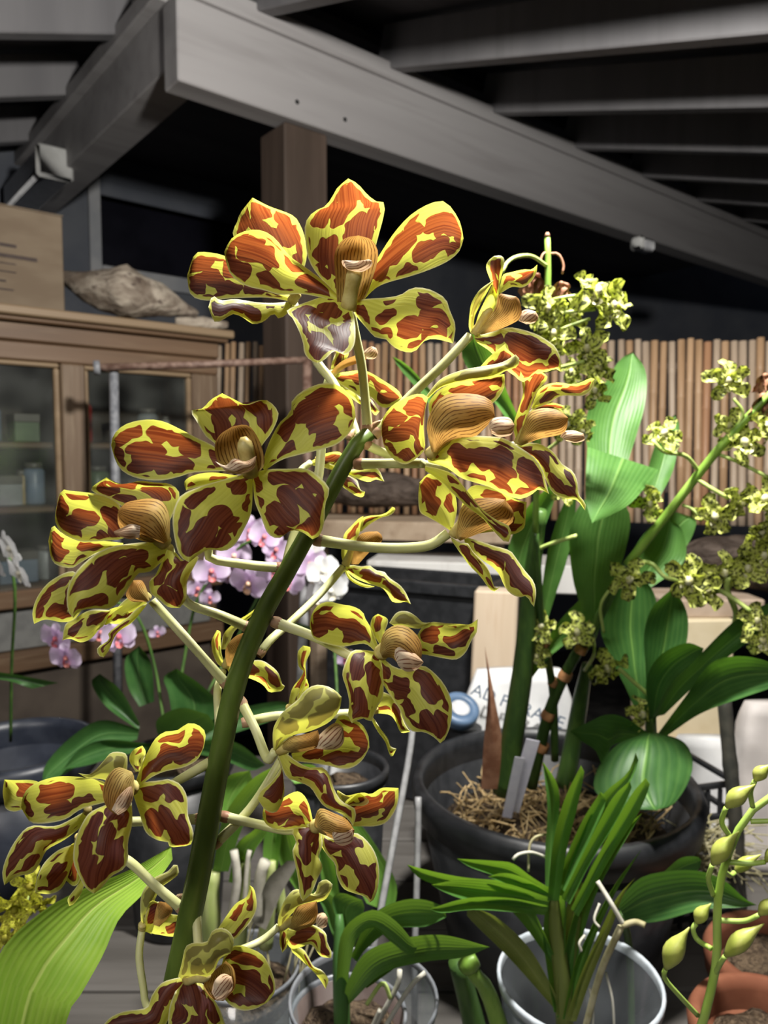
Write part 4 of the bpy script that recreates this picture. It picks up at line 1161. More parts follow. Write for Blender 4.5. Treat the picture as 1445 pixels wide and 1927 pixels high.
def speck(parent, x, y, rpx, d, face=None, spin=None):
    f = face or Vector((rnd.uniform(-.7, .7), -1, rnd.uniform(-.5, .45)))
    s = rnd.uniform(-.5, .5) if spin is None else spin
    pl = [(SPm[(k + rnd.randrange(4)) % 4], ('petal', 'sepal', 'sepal', 'sepal', 'petal')[k], k * 2 * math.pi / 5 + rnd.uniform(-.2, .2), rnd.uniform(-.5, .35), rnd.uniform(.85, 1.08)) for k in range(5)]
    pl.append((SPl, 'lip', math.pi, -.5, .9))
    return bloom(parent, P(x, y, d), rpx * d / FPX, SPc, pl, f, s)

so = thing('speckled_orchid', 'tall green orchid with small speckled yellow green flowers in the black pot', 'orchid', P(960, 1480, 1.04))
for pts, w, m_ in (
   ([(948, 1490, 1.04), (962, 1400, 1.02), (985, 1250, .98), (1000, 1090, .94), (1018, 960, .90)], [44, 42, 38, 34, 22], CANE),
   ([(1000, 1480, 1.08), (1030, 1350, 1.04), (1068, 1260, 1.0), (1122, 1170, .95), (1180, 1062, .88)], [22, 22, 21, 19, 16], CANE),
   ([(1044, 1430, 1.06), (1040, 1300, 1.02), (1020, 1180, .96), (1008, 1000, .90)], [15, 15, 14, 11], CANE),
   ([(1062, 1480, 1.1), (1078, 1400, 1.1), (1090, 1330, 1.08), (1105, 1250, 1.05)], [36, 34, 30, 20], CANE)):
    ptube('cane', pts, w, m_, so, 12, 24)
for (x, y, d, w) in ((1060, 1278, .995, 25), (1090, 1228, .97, 23), (1028, 1352, 1.035, 25), (1016, 1412, 1.05, 26), (1038, 1290, 1.015, 18), (1024, 1215, .975, 18)):
    a = P(x, y, d - .001); b_ = P(x + 7, y - 14, d - .004)
    MB().tube([a, a.lerp(b_, .5), b_], [w * .5 * d / FPX, w * .53 * d / FPX, w * .46 * d / FPX], 12, False).build('node', NODE, so)
sheet('dead_sheath', [(905, 1485), (910, 1400), (918, 1300), (912, 1215)], [(930, 1310), (946, 1400), (948, 1485)], 1.03, .99, DRY, so, -.012, 0, .002)
LS = [
 ([(1115,880),(1105,842),(1102,811),(1108,768),(1135,725),(1166,678),(1191,662)],[(1212,691),(1217,722),(1212,768),(1200,811),(1178,880)], .88, .93, .012, 0),
 ([(1105,841),(1102,900),(1103,945),(1114,985)],[(1151,968),(1191,943),(1240,884)], .86, .76, -.006, 0),
 ([(1212,930),(1225,860),(1250,800),(1270,780)],[(1278,805),(1268,880),(1240,938)], .96, 1.0, .01, 0),
 ([(1106,1225),(1095,1150),(1080,1100),(1072,1040),(1073,990),(1100,940),(1150,925)],[(1185,968),(1176,1040),(1150,1110),(1122,1200)], .97, .89, -.015, 0),
 ([(1005,1200),(1018,1120),(1030,1040),(1055,960),(1086,905)],[(1080,990),(1065,1060),(1045,1120),(1020,1200)], .98, .92, .008, 0),
 ([(968,1120),(955,1040),(985,965),(1032,915)],[(1044,935),(1022,1000),(995,1070),(980,1120)], .94, .90, .010, 0),
 ([(968,1295),(1020,1215),(1060,1160),(1108,1112)],[(1122,1148),(1090,1190),(1030,1240),(985,1298)], .99, .96, .008, 0),
 ([(1180,1110),(1190,1040),(1225,990),(1260,975)],[(1285,1000),(1290,1050),(1262,1080),(1205,1118)], 1.0, 1.02, .010, 0),
 ([(1205,1060),(1230,1000),(1262,965),(1300,972)],[(1310,985),(1290,1030),(1240,1070)], 1.05, 1.06, .006, 0),
 ([(1004,870),(940,770),(888,705),(868,662),(888,625)],[(926,650),(955,740),(1012,860)], .85, .80, .008, 0),
 ([(985,980),(870,840),(790,738),(755,698),(738,671)],[(768,688),(815,740),(905,845),(1000,980)], .92, .84, .006, 0),
]
for A, B_, d0, d1, cup, _ in LS:
    sheet('leaf', A, B_, d0, d1, LEAFS, so, cup, 0, .004, 22, 10)
ptube('spike_stem', [(1030, 446, .74), (1031, 520, .745), (1028, 580, .75), (1018, 700, .78), (1010, 850, .84), (1008, 1000, .90)], [11, 13, 13, 13, 12, 12], GREENS, so, 10, 20)
ptube('spike_stem', [(1180, 1062, .88), (1250, 975, .85), (1320, 885, .82), (1372, 822, .80), (1460, 730, .78)], [17, 17, 16, 15, 12], GREENS, so, 10, 20)
MB().tube([P(1030, 446, .74), P(1030, 438, .74)], [.0034, .0015], 8).build('spike_tip', DRY, so)
pd = [
 ([(1028,500,.742),(1000,482,.72),(970,484,.70),(952,497,.69),(945,515,.685)], 7),
 ([(1031,566,.745),(1060,560,.735),(1110,552,.74)], 7), ([(1028,592,.75),(1060,588,.74),(1120,582,.74)], 7), ([(1022,640,.76),(1060,618,.75),(1110,600,.75)], 6),
 ([(1018,700,.78),(1060,690,.77),(1100,680,.76)], 7), ([(1014,745,.79),(1050,735,.78),(1110,715,.77)], 7), ([(1012,860,.84),(1045,835,.82),(1072,812,.80)], 7),
 ([(1008,1035,.92),(1040,1022,.90),(1085,1008,.88)], 8),
 ([(1316,888,.822),(1290,858,.81),(1250,850,.80),(1226,828,.80)], 8), ([(1312,902,.823),(1340,920,.815),(1372,938,.81)], 8), ([(1352,855,.81),(1390,870,.80),(1445,898,.79)], 7),
 ([(1284,950,.838),(1305,960,.83),(1320,980,.83)], 6), ([(1372,822,.80),(1398,780,.79),(1380,750,.79)], 6),
 ([(1186,1056,.876),(1225,1060,.86),(1250,1085,.85),(1275,1092,.85)], 8), ([(1330,1100,.86),(1370,1120,.85),(1412,1150,.84)], 9), ([(1382,1178,.90),(1384,1150,.88),(1368,1110,.86),(1370,1085,.85)], 11),
 ([(1100,1262,1.0),(1118,1230,.96),(1112,1190,.95),(1090,1180,.95)], 6), ([(1232,1318,.96),(1200,1290,.955),(1165,1258,.95)], 8), ([(1136,1190,.93),(1130,1140,.91),(1150,1105,.9)], 6),
]
for pts, w in pd:
    ptube('flower_stalk', pts, w, GREENP, so, 8, 14)
for x, y, r_, d in ((1122, 548, 58, .735), (1152, 575, 52, .745), (1028, 580, 50, .735), (1042, 628, 48, .745), (1078, 590, 40, .76), (1105, 655, 46, .755), (1125, 690, 46, .76), (1072, 700, 36, .775),
                    (1118, 735, 36, .775), (1066, 800, 42, .80), (1095, 812, 34, .80), (1370, 716, 44, .78), (1250, 815, 42, .80), (1402, 832, 50, .79), (1372, 800, 34, .80), (1345, 972, 46, .82),
                    (1395, 945, 42, .81), (1440, 938, 46, .79), (1432, 1000, 38, .80), (1222, 948, 40, .85), (1184, 1090, 46, .86), (1296, 1092, 54, .84), (1330, 1110, 44, .85), (1362, 1078, 46, .85),
                    (1408, 1070, 44, .84), (1438, 1045, 44, .83), (1425, 1168, 38, .84), (1436, 1205, 40, .84), (1086, 1190, 42, .94), (1018, 1178, 36, .955), (1142, 1258, 44, .945), (1208, 1345, 40, .95),
                    (1010, 1235, 30, .97), (1440, 800, 40, .785), (1060, 925, 30, .87)):
    speck(so, x, y, r_, d)
WITH = [local_petal('withered', 1.0, .7, DRY, .18, .3, .6, s + 20, .5) for s in range(2)]
for x, y, r_, d in ((1003, 535, 42, .75), (1056, 548, 36, .75), (1038, 600, 34, .755), (1436, 765, 50, .79), (1440, 720, 34, .79)):
    bloom(so, P(x, y - r_ * .4, d), r_ * d / FPX, ball('withered_flower', .14, DRY), [(WITH[k % 2], 'withered_petal', math.pi + (k - 1) * .5, .2 * k - .3, 1) for k in range(3)],
          Vector((rnd.uniform(-.5, .5), -1, 0)), 0, 'withered_flower')
for q in ([(1031, 475, .742), (1022, 478, .74), (1016, 492, .74)], [(1031, 478, .742), (1050, 478, .74), (1060, 498, .74), (1058, 515, .74)]):
    ptube('withered_stalk', q, 4.5, DRY, so, 6, 8)

# ------------------------------------------------------------------ broad leaved orchid at the right
LEAFB = m_leaf('broad_leaf', (0.034, 0.105, 0.026), (0.050, 0.140, 0.034), (0.19, 0.36, 0.08), 0.18, 0.40, 30, (0.2, 0.5, 0.03))
bo = thing('broad_leaved_orchid', 'orchid with broad dark green leaves spreading right of the black pot', 'orchid', P(1228, 1390, 1.0))
for A, B_, d0, d1, cup, arch in (
 ([(1204,1360),(1180,1300),(1150,1240),(1130,1180),(1150,1110),(1200,1075)],[(1232,1120),(1242,1200),(1228,1270),(1216,1360)], .98, .97, .014, 0),
 ([(1222,1360),(1214,1250),(1212,1191),(1228,1142),(1268,1105)],[(1290,1145),(1295,1180),(1287,1225),(1255,1270),(1232,1360)], .96, .93, .016, 0),
 ([(1222,1350),(1216,1282),(1240,1235),(1290,1210),(1324,1220)],[(1312,1250),(1270,1292),(1236,1350)], .955, .90, .010, 0),
 ([(1228,1350),(1260,1290),(1300,1250),(1380,1170),(1445,1135),(1480,1125)],[(1475,1170),(1420,1200),(1340,1260),(1250,1345)], .95, .86, .012, -.02),
 ([(1238,1380),(1290,1310),(1335,1250),(1380,1235),(1430,1240),(1485,1262)],[(1460,1290),(1400,1312),(1320,1342),(1256,1384)], .95, .82, .014, -.02),
 ([(1210,1380),(1160,1402),(1125,1445),(1120,1490),(1170,1520),(1235,1525)],[(1268,1512),(1296,1470),(1303,1430),(1285,1395),(1235,1378)], .95, .86, -.014, 0),
 ([(1218,1378),(1175,1350),(1140,1345),(1105,1360),(1072,1376)],[(1090,1392),(1120,1412),(1135,1440),(1150,1405),(1185,1392)], .95, .88, .012, 0)):
    sheet('leaf', A, B_, d0, d1, LEAFB, bo, cup, arch, .003, 22, 10)
ptube('stem', [(1224, 1340, .965), (1222, 1420, 1.0), (1190, 1520, 1.04)], [20, 24, 24], CANE, bo, 10, 8)

# ------------------------------------------------------------------ fan orchid in the clear pot
LEAFV = m_leaf('fan_leaf', (0.075, 0.20, 0.040), (0.105, 0.26, 0.055), (0.20, 0.40, 0.10), 0.28, 0.36, 26, (0.35, 0.65, 0.04))
LEAFO = m_leaf('fan_leaf_base', (0.16, 0.20, 0.05), (0.24, 0.28, 0.075), (0.36, 0.38, 0.14), 0.2, 0.4, 26, (0.4, 0.5, 0.05))
ROOT = m_plain('aerial_root', (0.30, 0.27, 0.13), (0.46, 0.42, 0.26), 60, 0.6)
ROOTW = m_plain('white_root', (0.50, 0.48, 0.40), (0.62, 0.60, 0.52), 60, 0.6)
fo = thing('fan_orchid', 'orchid with stiff green strap leaves fanning out of the clear pot', 'orchid', P(1066, 1930, .76))
VL = [
 ([(1026,1690),(1026,1600),(1030,1520),(1021,1433)],[(1046,1470),(1053,1510),(1046,1600),(1042,1690)], .74, .74, .006, LEAFV),
 ([(1030,1695),(1040,1590),(1060,1510),(1093,1440)],[(1099,1453),(1086,1520),(1066,1600),(1052,1695)], .73, .70, .008, LEAFV),
 ([(1052,1685),(1090,1580),(1130,1500),(1180,1455),(1196,1416)],[(1202,1424),(1191,1462),(1150,1532),(1100,1612),(1066,1690)], .745, .75, .006, LEAFV),
 ([(1056,1690),(1100,1600),(1150,1505),(1185,1470)],[(1189,1480),(1162,1542),(1112,1622),(1072,1702)], .735, .72, .008, LEAFV),
 ([(1074,1710),(1130,1600),(1185,1500),(1215,1464)],[(1223,1475),(1200,1532),(1150,1612),(1088,1725)], .73, .70, .008, LEAFV),
 ([(1040,1670),(960,1658),(880,1652),(815,1640),(766,1627)],[(790,1653),(850,1673),(940,1682),(1034,1694)], .735, .66, .006, LEAFV),
 ([(1040,1675),(1000,1650),(965,1625),(930,1620),(860,1616)],[(885,1632),(930,1648),(990,1672),(1036,1690)], .74, .70, .006, LEAFV),
 ([(1038,1682),(980,1650),(945,1643),(918,1650)],[(950,1662),(1000,1682),(1032,1694)], .735, .69, .005, LEAFV),
 ([(1036,1690),(950,1662),(870,1655),(812,1665)],[(832,1677),(870,1692),(920,1702),(1030,1708)], .73, .65, .006, LEAFV),
 ([(1034,1705),(960,1690),(880,1690),(809,1710)],[(832,1718),(900,1712),(1026,1722)], .73, .64, .006, LEAFV),
 ([(1045,1660),(1070,1600),(1098,1540),(1130,1490)],[(1140,1510),(1110,1580),(1064,1680)], .745, .74, .006, LEAFV),
 ([(1056,1890),(1000,1790),(940,1730),(893,1708)],[(878,1722),(960,1805),(1040,1895)], .755, .70, .006, LEAFO),
 ([(1036,1810),(985,1740),(948,1700)],[(990,1693),(1022,1750),(1050,1815)], .75, .71, .006, LEAFV),
 ([(1048,1915),(1060,1800),(1090,1690),(1130,1600),(1208,1530)],[(1182,1572),(1122,1682),(1088,1800),(1072,1915)], .752, .72, .008, LEAFV),
 ([(1058,1918),(1080,1820),(1120,1730),(1160,1660),(1208,1597)],[(1196,1616),(1152,1692),(1106,1802),(1078,1918)], .748, .71, .008, LEAFV),
 ([(1064,1922),(1090,1840),(1130,1750),(1160,1690),(1196,1651)],[(1172,1686),(1152,1742),(1112,1842),(1084,1922)], .744, .70, .007, LEAFO),
 ([(1042,1905),(1030,1830),(1022,1760),(1028,1690)],[(1062,1690),(1064,1760),(1062,1830),(1066,1905)], .75, .735, .012, LEAFV),
 ([(1046,1910),(1052,1830),(1058,1760),(1070,1680)],[(1100,1660),(1092,1740),(1080,1830),(1072,1910)], .749, .738, .010, LEAFO)]
for A, B_, d0, d1, cup, m_ in VL:
    sheet('leaf', A, B_, d0, d1, m_, fo, cup, 0, .001, 18, 8, fold=cup * .6)
ptube('trunk', [(1064, 1960, .765), (1058, 1850, .755), (1045, 1740, .748), (1040, 1680, .742)], [34, 34, 30, 22], LEAFO, fo, 10, 10)
for pts, w, m_ in (([(1095, 1960, .73), (1130, 1830, .71), (1168, 1745, .69)], 13, ROOT), ([(1124, 1658, .70), (1150, 1700, .69), (1173, 1740, .688)], 9, ROOTW), ([(1170, 1742, .688), (1195, 1735, .685), (1214, 1741, .68)], 11, ROOT),
                   ([(1030, 1614, .75), (1000, 1604, .74), (975, 1608, .735), (965, 1618, .733)], 6, ROOTW), ([(1026, 1570, .75), (1006, 1576, .745), (996, 1594, .743), (994, 1640, .74)], 5, ROOT),
                   ([(1128, 1700, .72), (1118, 1730, .715), (1128, 1745, .712)], 5, ROOTW), ([(1100, 1760, .72), (1090, 1775, .715), (1094, 1790, .715)], 5, ROOTW),
                   ([(1140, 1830, .74), (1152, 1880, .735), (1156, 1940, .735)], 5, ROOTW), ([(1110, 1860, .74), (1116, 1900, .735), (1114, 1950, .735)], 5, ROOTW), ([(1100, 1960, .73), (1080, 1975, .72)], 10, ROOT)):
    ptube('aerial_root', pts, w, m_, fo, 8, 12)

# ------------------------------------------------------------------ young plant in the cloudy pot
LEAFC = m_leaf('young_leaf', (0.060, 0.155, 0.040), (0.085, 0.20, 0.05), (0.16, 0.30, 0.09), 0.2, 0.36, 24, (0.3, 0.55, 0.04))
yo = thing('young_orchid', 'young plant with arching dark green leaves in the cloudy clear pot', 'orchid', P(645, 1930, .72))
for A, B_, d0, d1, cup, arch in (
 ([(632,1860),(640,1765),(668,1727),(708,1712),(750,1738),(785,1783)],[(772,1798),(735,1772),(700,1745),(668,1775),(652,1860)], .72, .64, .008, -.01),
 ([(660,1800),(690,1735),(725,1705),(780,1691),(830,1704),(840,1726)],[(800,1744),(740,1748),(690,1785),(672,1810)], .72, .68, .008, 0),
 ([(640,1880),(680,1800),(740,1770),(830,1759),(922,1782)],[(870,1802),(800,1810),(720,1832),(657,1890)], .715, .62, .008, 0),
 ([(645,1760),(625,1700),(640,1680),(682,1694)],[(684,1716),(655,1765)], .735, .73, .006, 0),
 ([(632,1780),(612,1720),(598,1688)],[(626,1688),(652,1770)], .74, .74, .006, 0),
 ([(680,1850),(730,1800),(800,1775),(870,1770)],[(850,1790),(780,1800),(690,1860)], .73, .70, .006, 0)):
    sheet('leaf', A, B_, d0, d1, LEAFC, yo, cup, arch, .001, 18, 8)
ptube('stem', [(645, 1960, .72), (642, 1860, .72), (640, 1780, .728), (638, 1720, .735)], [30, 32, 30, 14], LEAFC, yo, 10, 10)
for pts, w, m_ in (([(690, 1960, .70), (745, 1860, .69), (752, 1825, .69)], 10, ROOTW), ([(720, 1940, .68), (770, 1860, .67), (800, 1830, .67)], 9, ROOTW), ([(690, 1890, .69), (720, 1850, .69), (735, 1880, .685)], 8, GREENP), ([(690, 1955, .68), (715, 1900, .675)], 8, ROOTW)):
    ptube('aerial_root', pts, w, m_, yo, 8, 12)

# ------------------------------------------------------------------ bud spike at the right
BUD = m_stalk('green_bud', (0.36, 0.42, 0.07), (0.48, 0.50, 0.12), None)
BUDS = m_stalk('bud_stem', (0.36, 0.53, 0.09), (0.44, 0.60, 0.14), None)
bu = thing('budding_spike', 'bright green orchid spike with unopened buds at the lower right', 'orchid', P(1270, 2680, .56))
ptube('stem', [(1270, 2680, .56), (1290, 2300, .55), (1310, 1980, .53), (1325, 1915, .525), (1348, 1810, .52), (1350, 1700, .515), (1366, 1620, .51), (1402, 1540, .505), (1452, 1498, .50), (1500, 1470, .50)], [24, 22, 21, 19, 17, 16, 14, 12], BUDS, bu, 12, 30)
BUDL = [
 ((1252, 1824), (1297, 1745), 38, [(1312, 1910, .523), (1275, 1870, .51), (1250, 1840, .505), (1252, 1824, .50)], .50),
 ((1310, 1738), (1338, 1700), 26, [(1338, 1785, .52), (1312, 1768, .53), (1304, 1748, .53), (1310, 1738, .53)], .53),
 ((1364, 1800), (1438, 1738), 34, [(1346, 1830, .52), (1356, 1812, .51), (1364, 1800, .505)], .50),
 ((1340, 1628), (1391, 1564), 34, [(1342, 1684, .515), (1333, 1655, .505), (1340, 1628, .50)], .495),
 ((1366, 1520), (1421, 1476), 32, [(1372, 1572, .51), (1358, 1548, .50), (1366, 1520, .495)], .49),
 ((1420, 1470), (1452, 1438), 26, [(1416, 1518, .50), (1412, 1490, .495), (1420, 1470, .49)], .49),
 ((1428, 1722), (1470, 1690), 26, [(1352, 1732, .517), (1400, 1733, .51), (1428, 1722, .505)], .50),
 ((1382, 1642), (1432, 1608), 24, [(1362, 1640, .515), (1374, 1648, .54), (1382, 1642, .545)], .55),
 ((1450, 1545), (1490, 1535), 24, [(1412, 1546, .505), (1450, 1545, .50)], .50),
 ((1440, 1622), (1480, 1590), 24, [(1368, 1622, .51), (1410, 1625, .505), (1440, 1622, .50)], .50)]
for (bx, by), (tx, ty), w, ped, d in BUDL:
    a, b_ = P(bx, by, d), P(tx, ty, d - .004)
    pr_ = [.18, .55, .85, 1.0, .95, .75, .45, .22, .06]
    C = crom([a, a.lerp(b_, .5) + Vector((-.001, 0, .0008)), b_], 8)
    bd = MB().tube(C, [w / 2 * d / FPX * q for q in pr_], 10).build('bud', BUD, bu)
    ptube('bud_stalk', ped, [10, 10, 9], BUDS, bd, 8, 12)

# ------------------------------------------------------------------ pink and white moth orchids
def m_phal(name, c0, c1, tr):
    k = NT(name)
    s = k.n('ShaderNodeSeparateXYZ', {0: k.uv('UVMap')})
    base = k.mix(k.smooth(s.outputs[0], .1, .8), c0, c1)
    return k.thin(base, tr, 0.3, 0.5, 0.3)
PINK = m_phal('pink_petal', (0.62, 0.46, 0.68), (0.76, 0.64, 0.82), (0.8, 0.55, 0.85))
WHIT = m_phal('white_petal', (0.74, 0.74, 0.70), (0.84, 0.85, 0.87), (0.85, 0.85, 0.85))
PLIP = m_plain('pink_lip', (0.55, 0.10, 0.16), (0.70, 0.26, 0.22), 120, 0.45)
WLIP = m_plain('white_lip', (0.75, 0.70, 0.55), (0.80, 0.78, 0.70), 120, 0.45)
OLIP = m_plain('orange_lip', (0.75, 0.42, 0.25), (0.80, 0.55, 0.40), 120, 0.45)
def phal_set(mp, ml):
    return dict(c=ball('flower', .15, ml, (1, 1.3, 1)), p=local_petal('petal', .95, 1.05, mp, .03, .10, .55, 3, .06, (10, 8)),
                s=local_petal('sepal', 1.0, .6, mp, .02, .06, .8, 4, .05, (10, 6)), l=local_petal('lip', .55, .45, ml, .05, .2, .6, 5, -.25, (8, 6)))
PS, PO, WS = phal_set(PINK, PLIP), phal_set(PINK, OLIP), phal_set(WHIT, WLIP)
def moth(parent, x, y, rpx, d, S, face=None, spin=None):
    pl = [(S['s'], 'sepal', 0, -.05, .92), (S['s'], 'sepal', 2.25, -.05, .9), (S['s'], 'sepal', -2.25, -.05, .9), (S['p'], 'petal', 1.3, .08, 1.05), (S['p'], 'petal', -1.3, .08, 1.05), (S['l'], 'lip', math.pi, -.4, .9)]
    return bloom(parent, P(x, y, d), rpx * d / FPX, S['c'], pl, face or Vector((rnd.uniform(-.6, .6), -1, rnd.uniform(-.4, .2))), rnd.uniform(-.35, .35) if spin is None else spin)
LEAFP = m_leaf('moth_leaf', (0.028, 0.085, 0.022), (0.042, 0.115, 0.028), (0.10, 0.20, 0.06), 0.12, 0.34, 10, (0.15, 0.35, 0.03))
ph = thing('pink_moth_orchid', 'moth orchid with pale pink flowers and dark leaves left of the stem', 'orchid', P(330, 1420, 1.16))
for A, B_, d0, d1, cup in (
 ([(262,1372),(190,1355),(130,1390),(85,1440),(80,1478)],[(130,1452),(190,1412),(258,1392)], 1.14, .98, .015),
 ([(262,1375),(200,1330),(172,1285),(188,1268)],[(228,1300),(262,1360)], 1.16, 1.14, .012),
 ([(300,1392),(295,1355),(340,1332),(392,1345)],[(402,1372),(350,1402)], 1.12, 1.02, .012),
 ([(330,1390),(318,1310),(308,1275),(332,1258)],[(382,1292),(412,1332),(372,1392)], 1.17, 1.15, .014),
 ([(285,1400),(200,1392),(150,1410),(118,1448)],[(165,1440),(225,1422),(285,1412)], 1.12, 1.0, .012),
 ([(355,1400),(400,1392),(450,1400),(500,1440)],[(470,1450),(420,1430),(355,1415)], 1.12, 1.0, .012),
 ([(262,1330),(240,1290),(236,1240),(262,1215)],[(285,1250),(290,1320)], 1.2, 1.2, .010),
 ([(60,1296),(10,1280),(-60,1276)],[(-40,1262),(20,1268),(110,1285)], 1.2, 1.18, .006),
 ([(360,1380),(430,1340),(520,1320),(560,1330)],[(540,1345),(470,1370),(380,1400)], 1.16, 1.2, .010)):
    sheet('leaf', A, B_, d0, d1, LEAFP, ph, cup, 0, .002, 16, 8)
for pts in ([(320, 1410, 1.16), (345, 1250, 1.2), (375, 1120, 1.2), (450, 1030, 1.18), (520, 1005, 1.16)], [(315, 1410, 1.16), (290, 1250, 1.18), (250, 1150, 1.16), (170, 1130, 1.12), (110, 1170, 1.1)],
            [(330, 1410, 1.17), (420, 1250, 1.24), (500, 1100, 1.24), (560, 1030, 1.22), (620, 1050, 1.2)],
            [(470, 1160, 1.24), (560, 1175, 1.24), (620, 1200, 1.22), (650, 1236, 1.205)]):
    ptube('spike_stem', pts, 6, CANE, ph, 8, 20)
for x, y, r_, d, S in ((468, 1098, 40, 1.10, PO), (498, 1010, 34, 1.14, PS), (470, 1000, 36, 1.18, PS), (520, 1035, 32, 1.16, PS), (398, 1075, 36, 1.15, PS), (440, 1046, 34, 1.18, PO), (432, 1075, 34, 1.2, PO), (515, 1075, 34, 1.2, PS), (583, 1062, 36, 1.18, PO),
                       (105, 1202, 36, 1.08, PS), (124, 1238, 34, 1.06, PS), (224, 1198, 38, 1.10, PS), (190, 1190, 30, 1.14, PS), (395, 1125, 20, 1.2, PS), (650, 1238, 24, 1.2, PS), (545, 1095, 30, 1.22, PS), (296, 1190, 16, 1.25, PS), (372, 1108, 26, 1.2, PS)):
    moth(ph, x, y, r_, d, S)
wh = thing('white_moth_orchid', 'white moth orchid flowers behind the spike right of the pink ones', 'orchid', P(640, 1440, 1.12))
for x, y, r_, d in ((608, 1075, 34, 1.16), (622, 1112, 34, 1.14), (600, 1120, 30, 1.18), (632, 1090, 26, 1.17), (585, 1030, 30, 1.2)):
    moth(wh, x, y, r_, d, WS)
ptube('spike_stem', [(640, 1440, 1.0), (634, 1300, 1.08), (626, 1180, 1.17), (612, 1080, 1.2), (585, 1030, 1.22)], 6, CANE, wh, 8, 16)
wl = thing('white_moth_orchid', 'white orchid flowers hanging at the left edge before the cabinet', 'orchid', P(20, 1360, 1.22))
for x, y, r_, d in ((18, 1032, 40, 1.10), (36, 1078, 38, 1.08), (-10, 1060, 36, 1.12)):
    moth(wl, x, y, r_, d, WS, Vector((-.9, -1, -.5)))
ptube('spike_stem', [(20, 1395, 1.28), (22, 1250, 1.22), (28, 1110, 1.14), (10, 1020, 1.14)], 6, CANE, wl, 8, 16)

# ------------------------------------------------------------------ clutter behind the pots
def plank(name, label, cat, A, B_, th, dep, mat, bev=.003, lean=0.0):
    """board whose upper front edge runs from A to B"""
    ax = (B_ - A).normalized(); L = (B_ - A).length
    ay = UP.cross(ax).normalized()
    if ay.y < 0: ay = -ay
    az = ax.cross(ay)
    if az.z < 0: az = -az
    return tag(MB().box(A, ax, ay, az, (0, 0, -th), (L, dep, 0), bev).build(name, mat, None, False), label, cat)
TANW = m_wood('tan_board', (0.30, 0.22, 0.15), (0.42, 0.33, 0.24), (0.18, 0.12, 0.075), 'D1', 12, 0.7, 0.3, 0.45)
WHTB = m_wood('white_board', (0.55, 0.54, 0.53), (0.66, 0.65, 0.63), (0.36, 0.32, 0.28), 'Z', 9, 0.7, 0.2, 0.4)
BLOCK = m_wood('timber_block', (0.46, 0.36, 0.26), (0.58, 0.48, 0.37), (0.34, 0.20, 0.11), 'Z', 10, 0.7, 0.25, 0.4)
STAND = thing('plant_stand', 'low plant stand with a tan top board and a white lower board', 'stand', P(780, 1250, 1.72))
def sb(name, A, B_, th, dep, mat):
    o = plank(name, None, None, A, B_, th, dep, mat)
    o0 = origin(STAND)
    o.data.transform(Matrix.Translation(-o0))
    o.parent = STAND
    return o
a, b_ = P(545, 955, 2.02), P(985, 1012, 1.86)
b_.z = a.z = (a.z + b_.z) / 2
sb('top_board', a, b_, .050, .26, TANW)
a2, b2_ = P(690, 1046, 1.90), P(1100, 1075, 1.80)
b2_.z = a2.z = (a2.z + b2_.z) / 2 - .0
sb('lower_board', a2, b2_, .070, .20, WHTB)
for q in (P(600, 1000, 2.10), P(930, 1020, 2.0)):
    o = MB().box(Vector((q.x, q.y, 0)), D1, D2, UP, (-.02, -.02, 0), (.02, .02, a.z - .051), .002).build('leg', TANW, None, False)
    o.data.transform(Matrix.Translation(-origin(STAND)))
    o.parent = STAND
log('driftwood', 'dark bark log lying on the tan plant stand under the screen', [P(560, 925, 2.16), P(660, 918, 2.13), P(760, 922, 2.10), P(860, 938, 2.06)], [.030, .050, .052, .030], LOGB)
# black trough
tr = thing('planter_trough', 'long black plastic planter trough behind the orchids', 'trough', P(790, 1300, 1.45))
A = P(612, 1072, 1.64); B_ = P(915, 1118, 1.48)
zt_ = (A.z + B_.z) / 2
ax = Vector((B_.x - A.x, B_.y - A.y, 0)); L = ax.length; ax.normalize()
ay = UP.cross(ax); ay = ay if ay.y > 0 else -ay
o0 = Vector((A.x, A.y, 0))
MB().box(o0, ax, ay, UP, (0, 0, BT), (L, .012, zt_), .004).build('front', BLACKP, tr, False)
MB().box(o0, ax, ay, UP, (0, .168, BT), (L, .18, zt_), .004).build('back', BLACKP, tr, False)
MB().box(o0, ax, ay, UP, (0, .0125, BT), (.012, .1675, zt_), .004).build('end', BLACKP, tr, False)
MB().box(o0, ax, ay, UP, (L - .012, .0125, BT), (L, .1675, zt_), .004).build('end', BLACKP, tr, False)
MB().box(o0, ax, ay, UP, (-.01, -.012, zt_ - .022), (L + .01, -.0005, zt_ + .004), .003).build('lip', BLACKP, tr, False)
MB().box(o0, ax, ay, UP, (.0125, .0125, BT), (L - .0125, .1675, zt_ - .05), .004).build('potting_mix', MIXB, tr, False)
# timber block
q = P(912, 1275, 1.40)
bl = MB().box(Vector((q.x, q.y, BT)), Vector((.97, -.24, 0)), Vector((.24, .97, 0)), Vector((.04, .05, 1)).normalized(), (-.037, 0, 0), (.045, .05, P(912, 1112, 1.41).z - BT), .004).build('timber_block', BLOCK, None, False)
tag(bl, 'pale upright timber block in front of the black trough', 'timber')
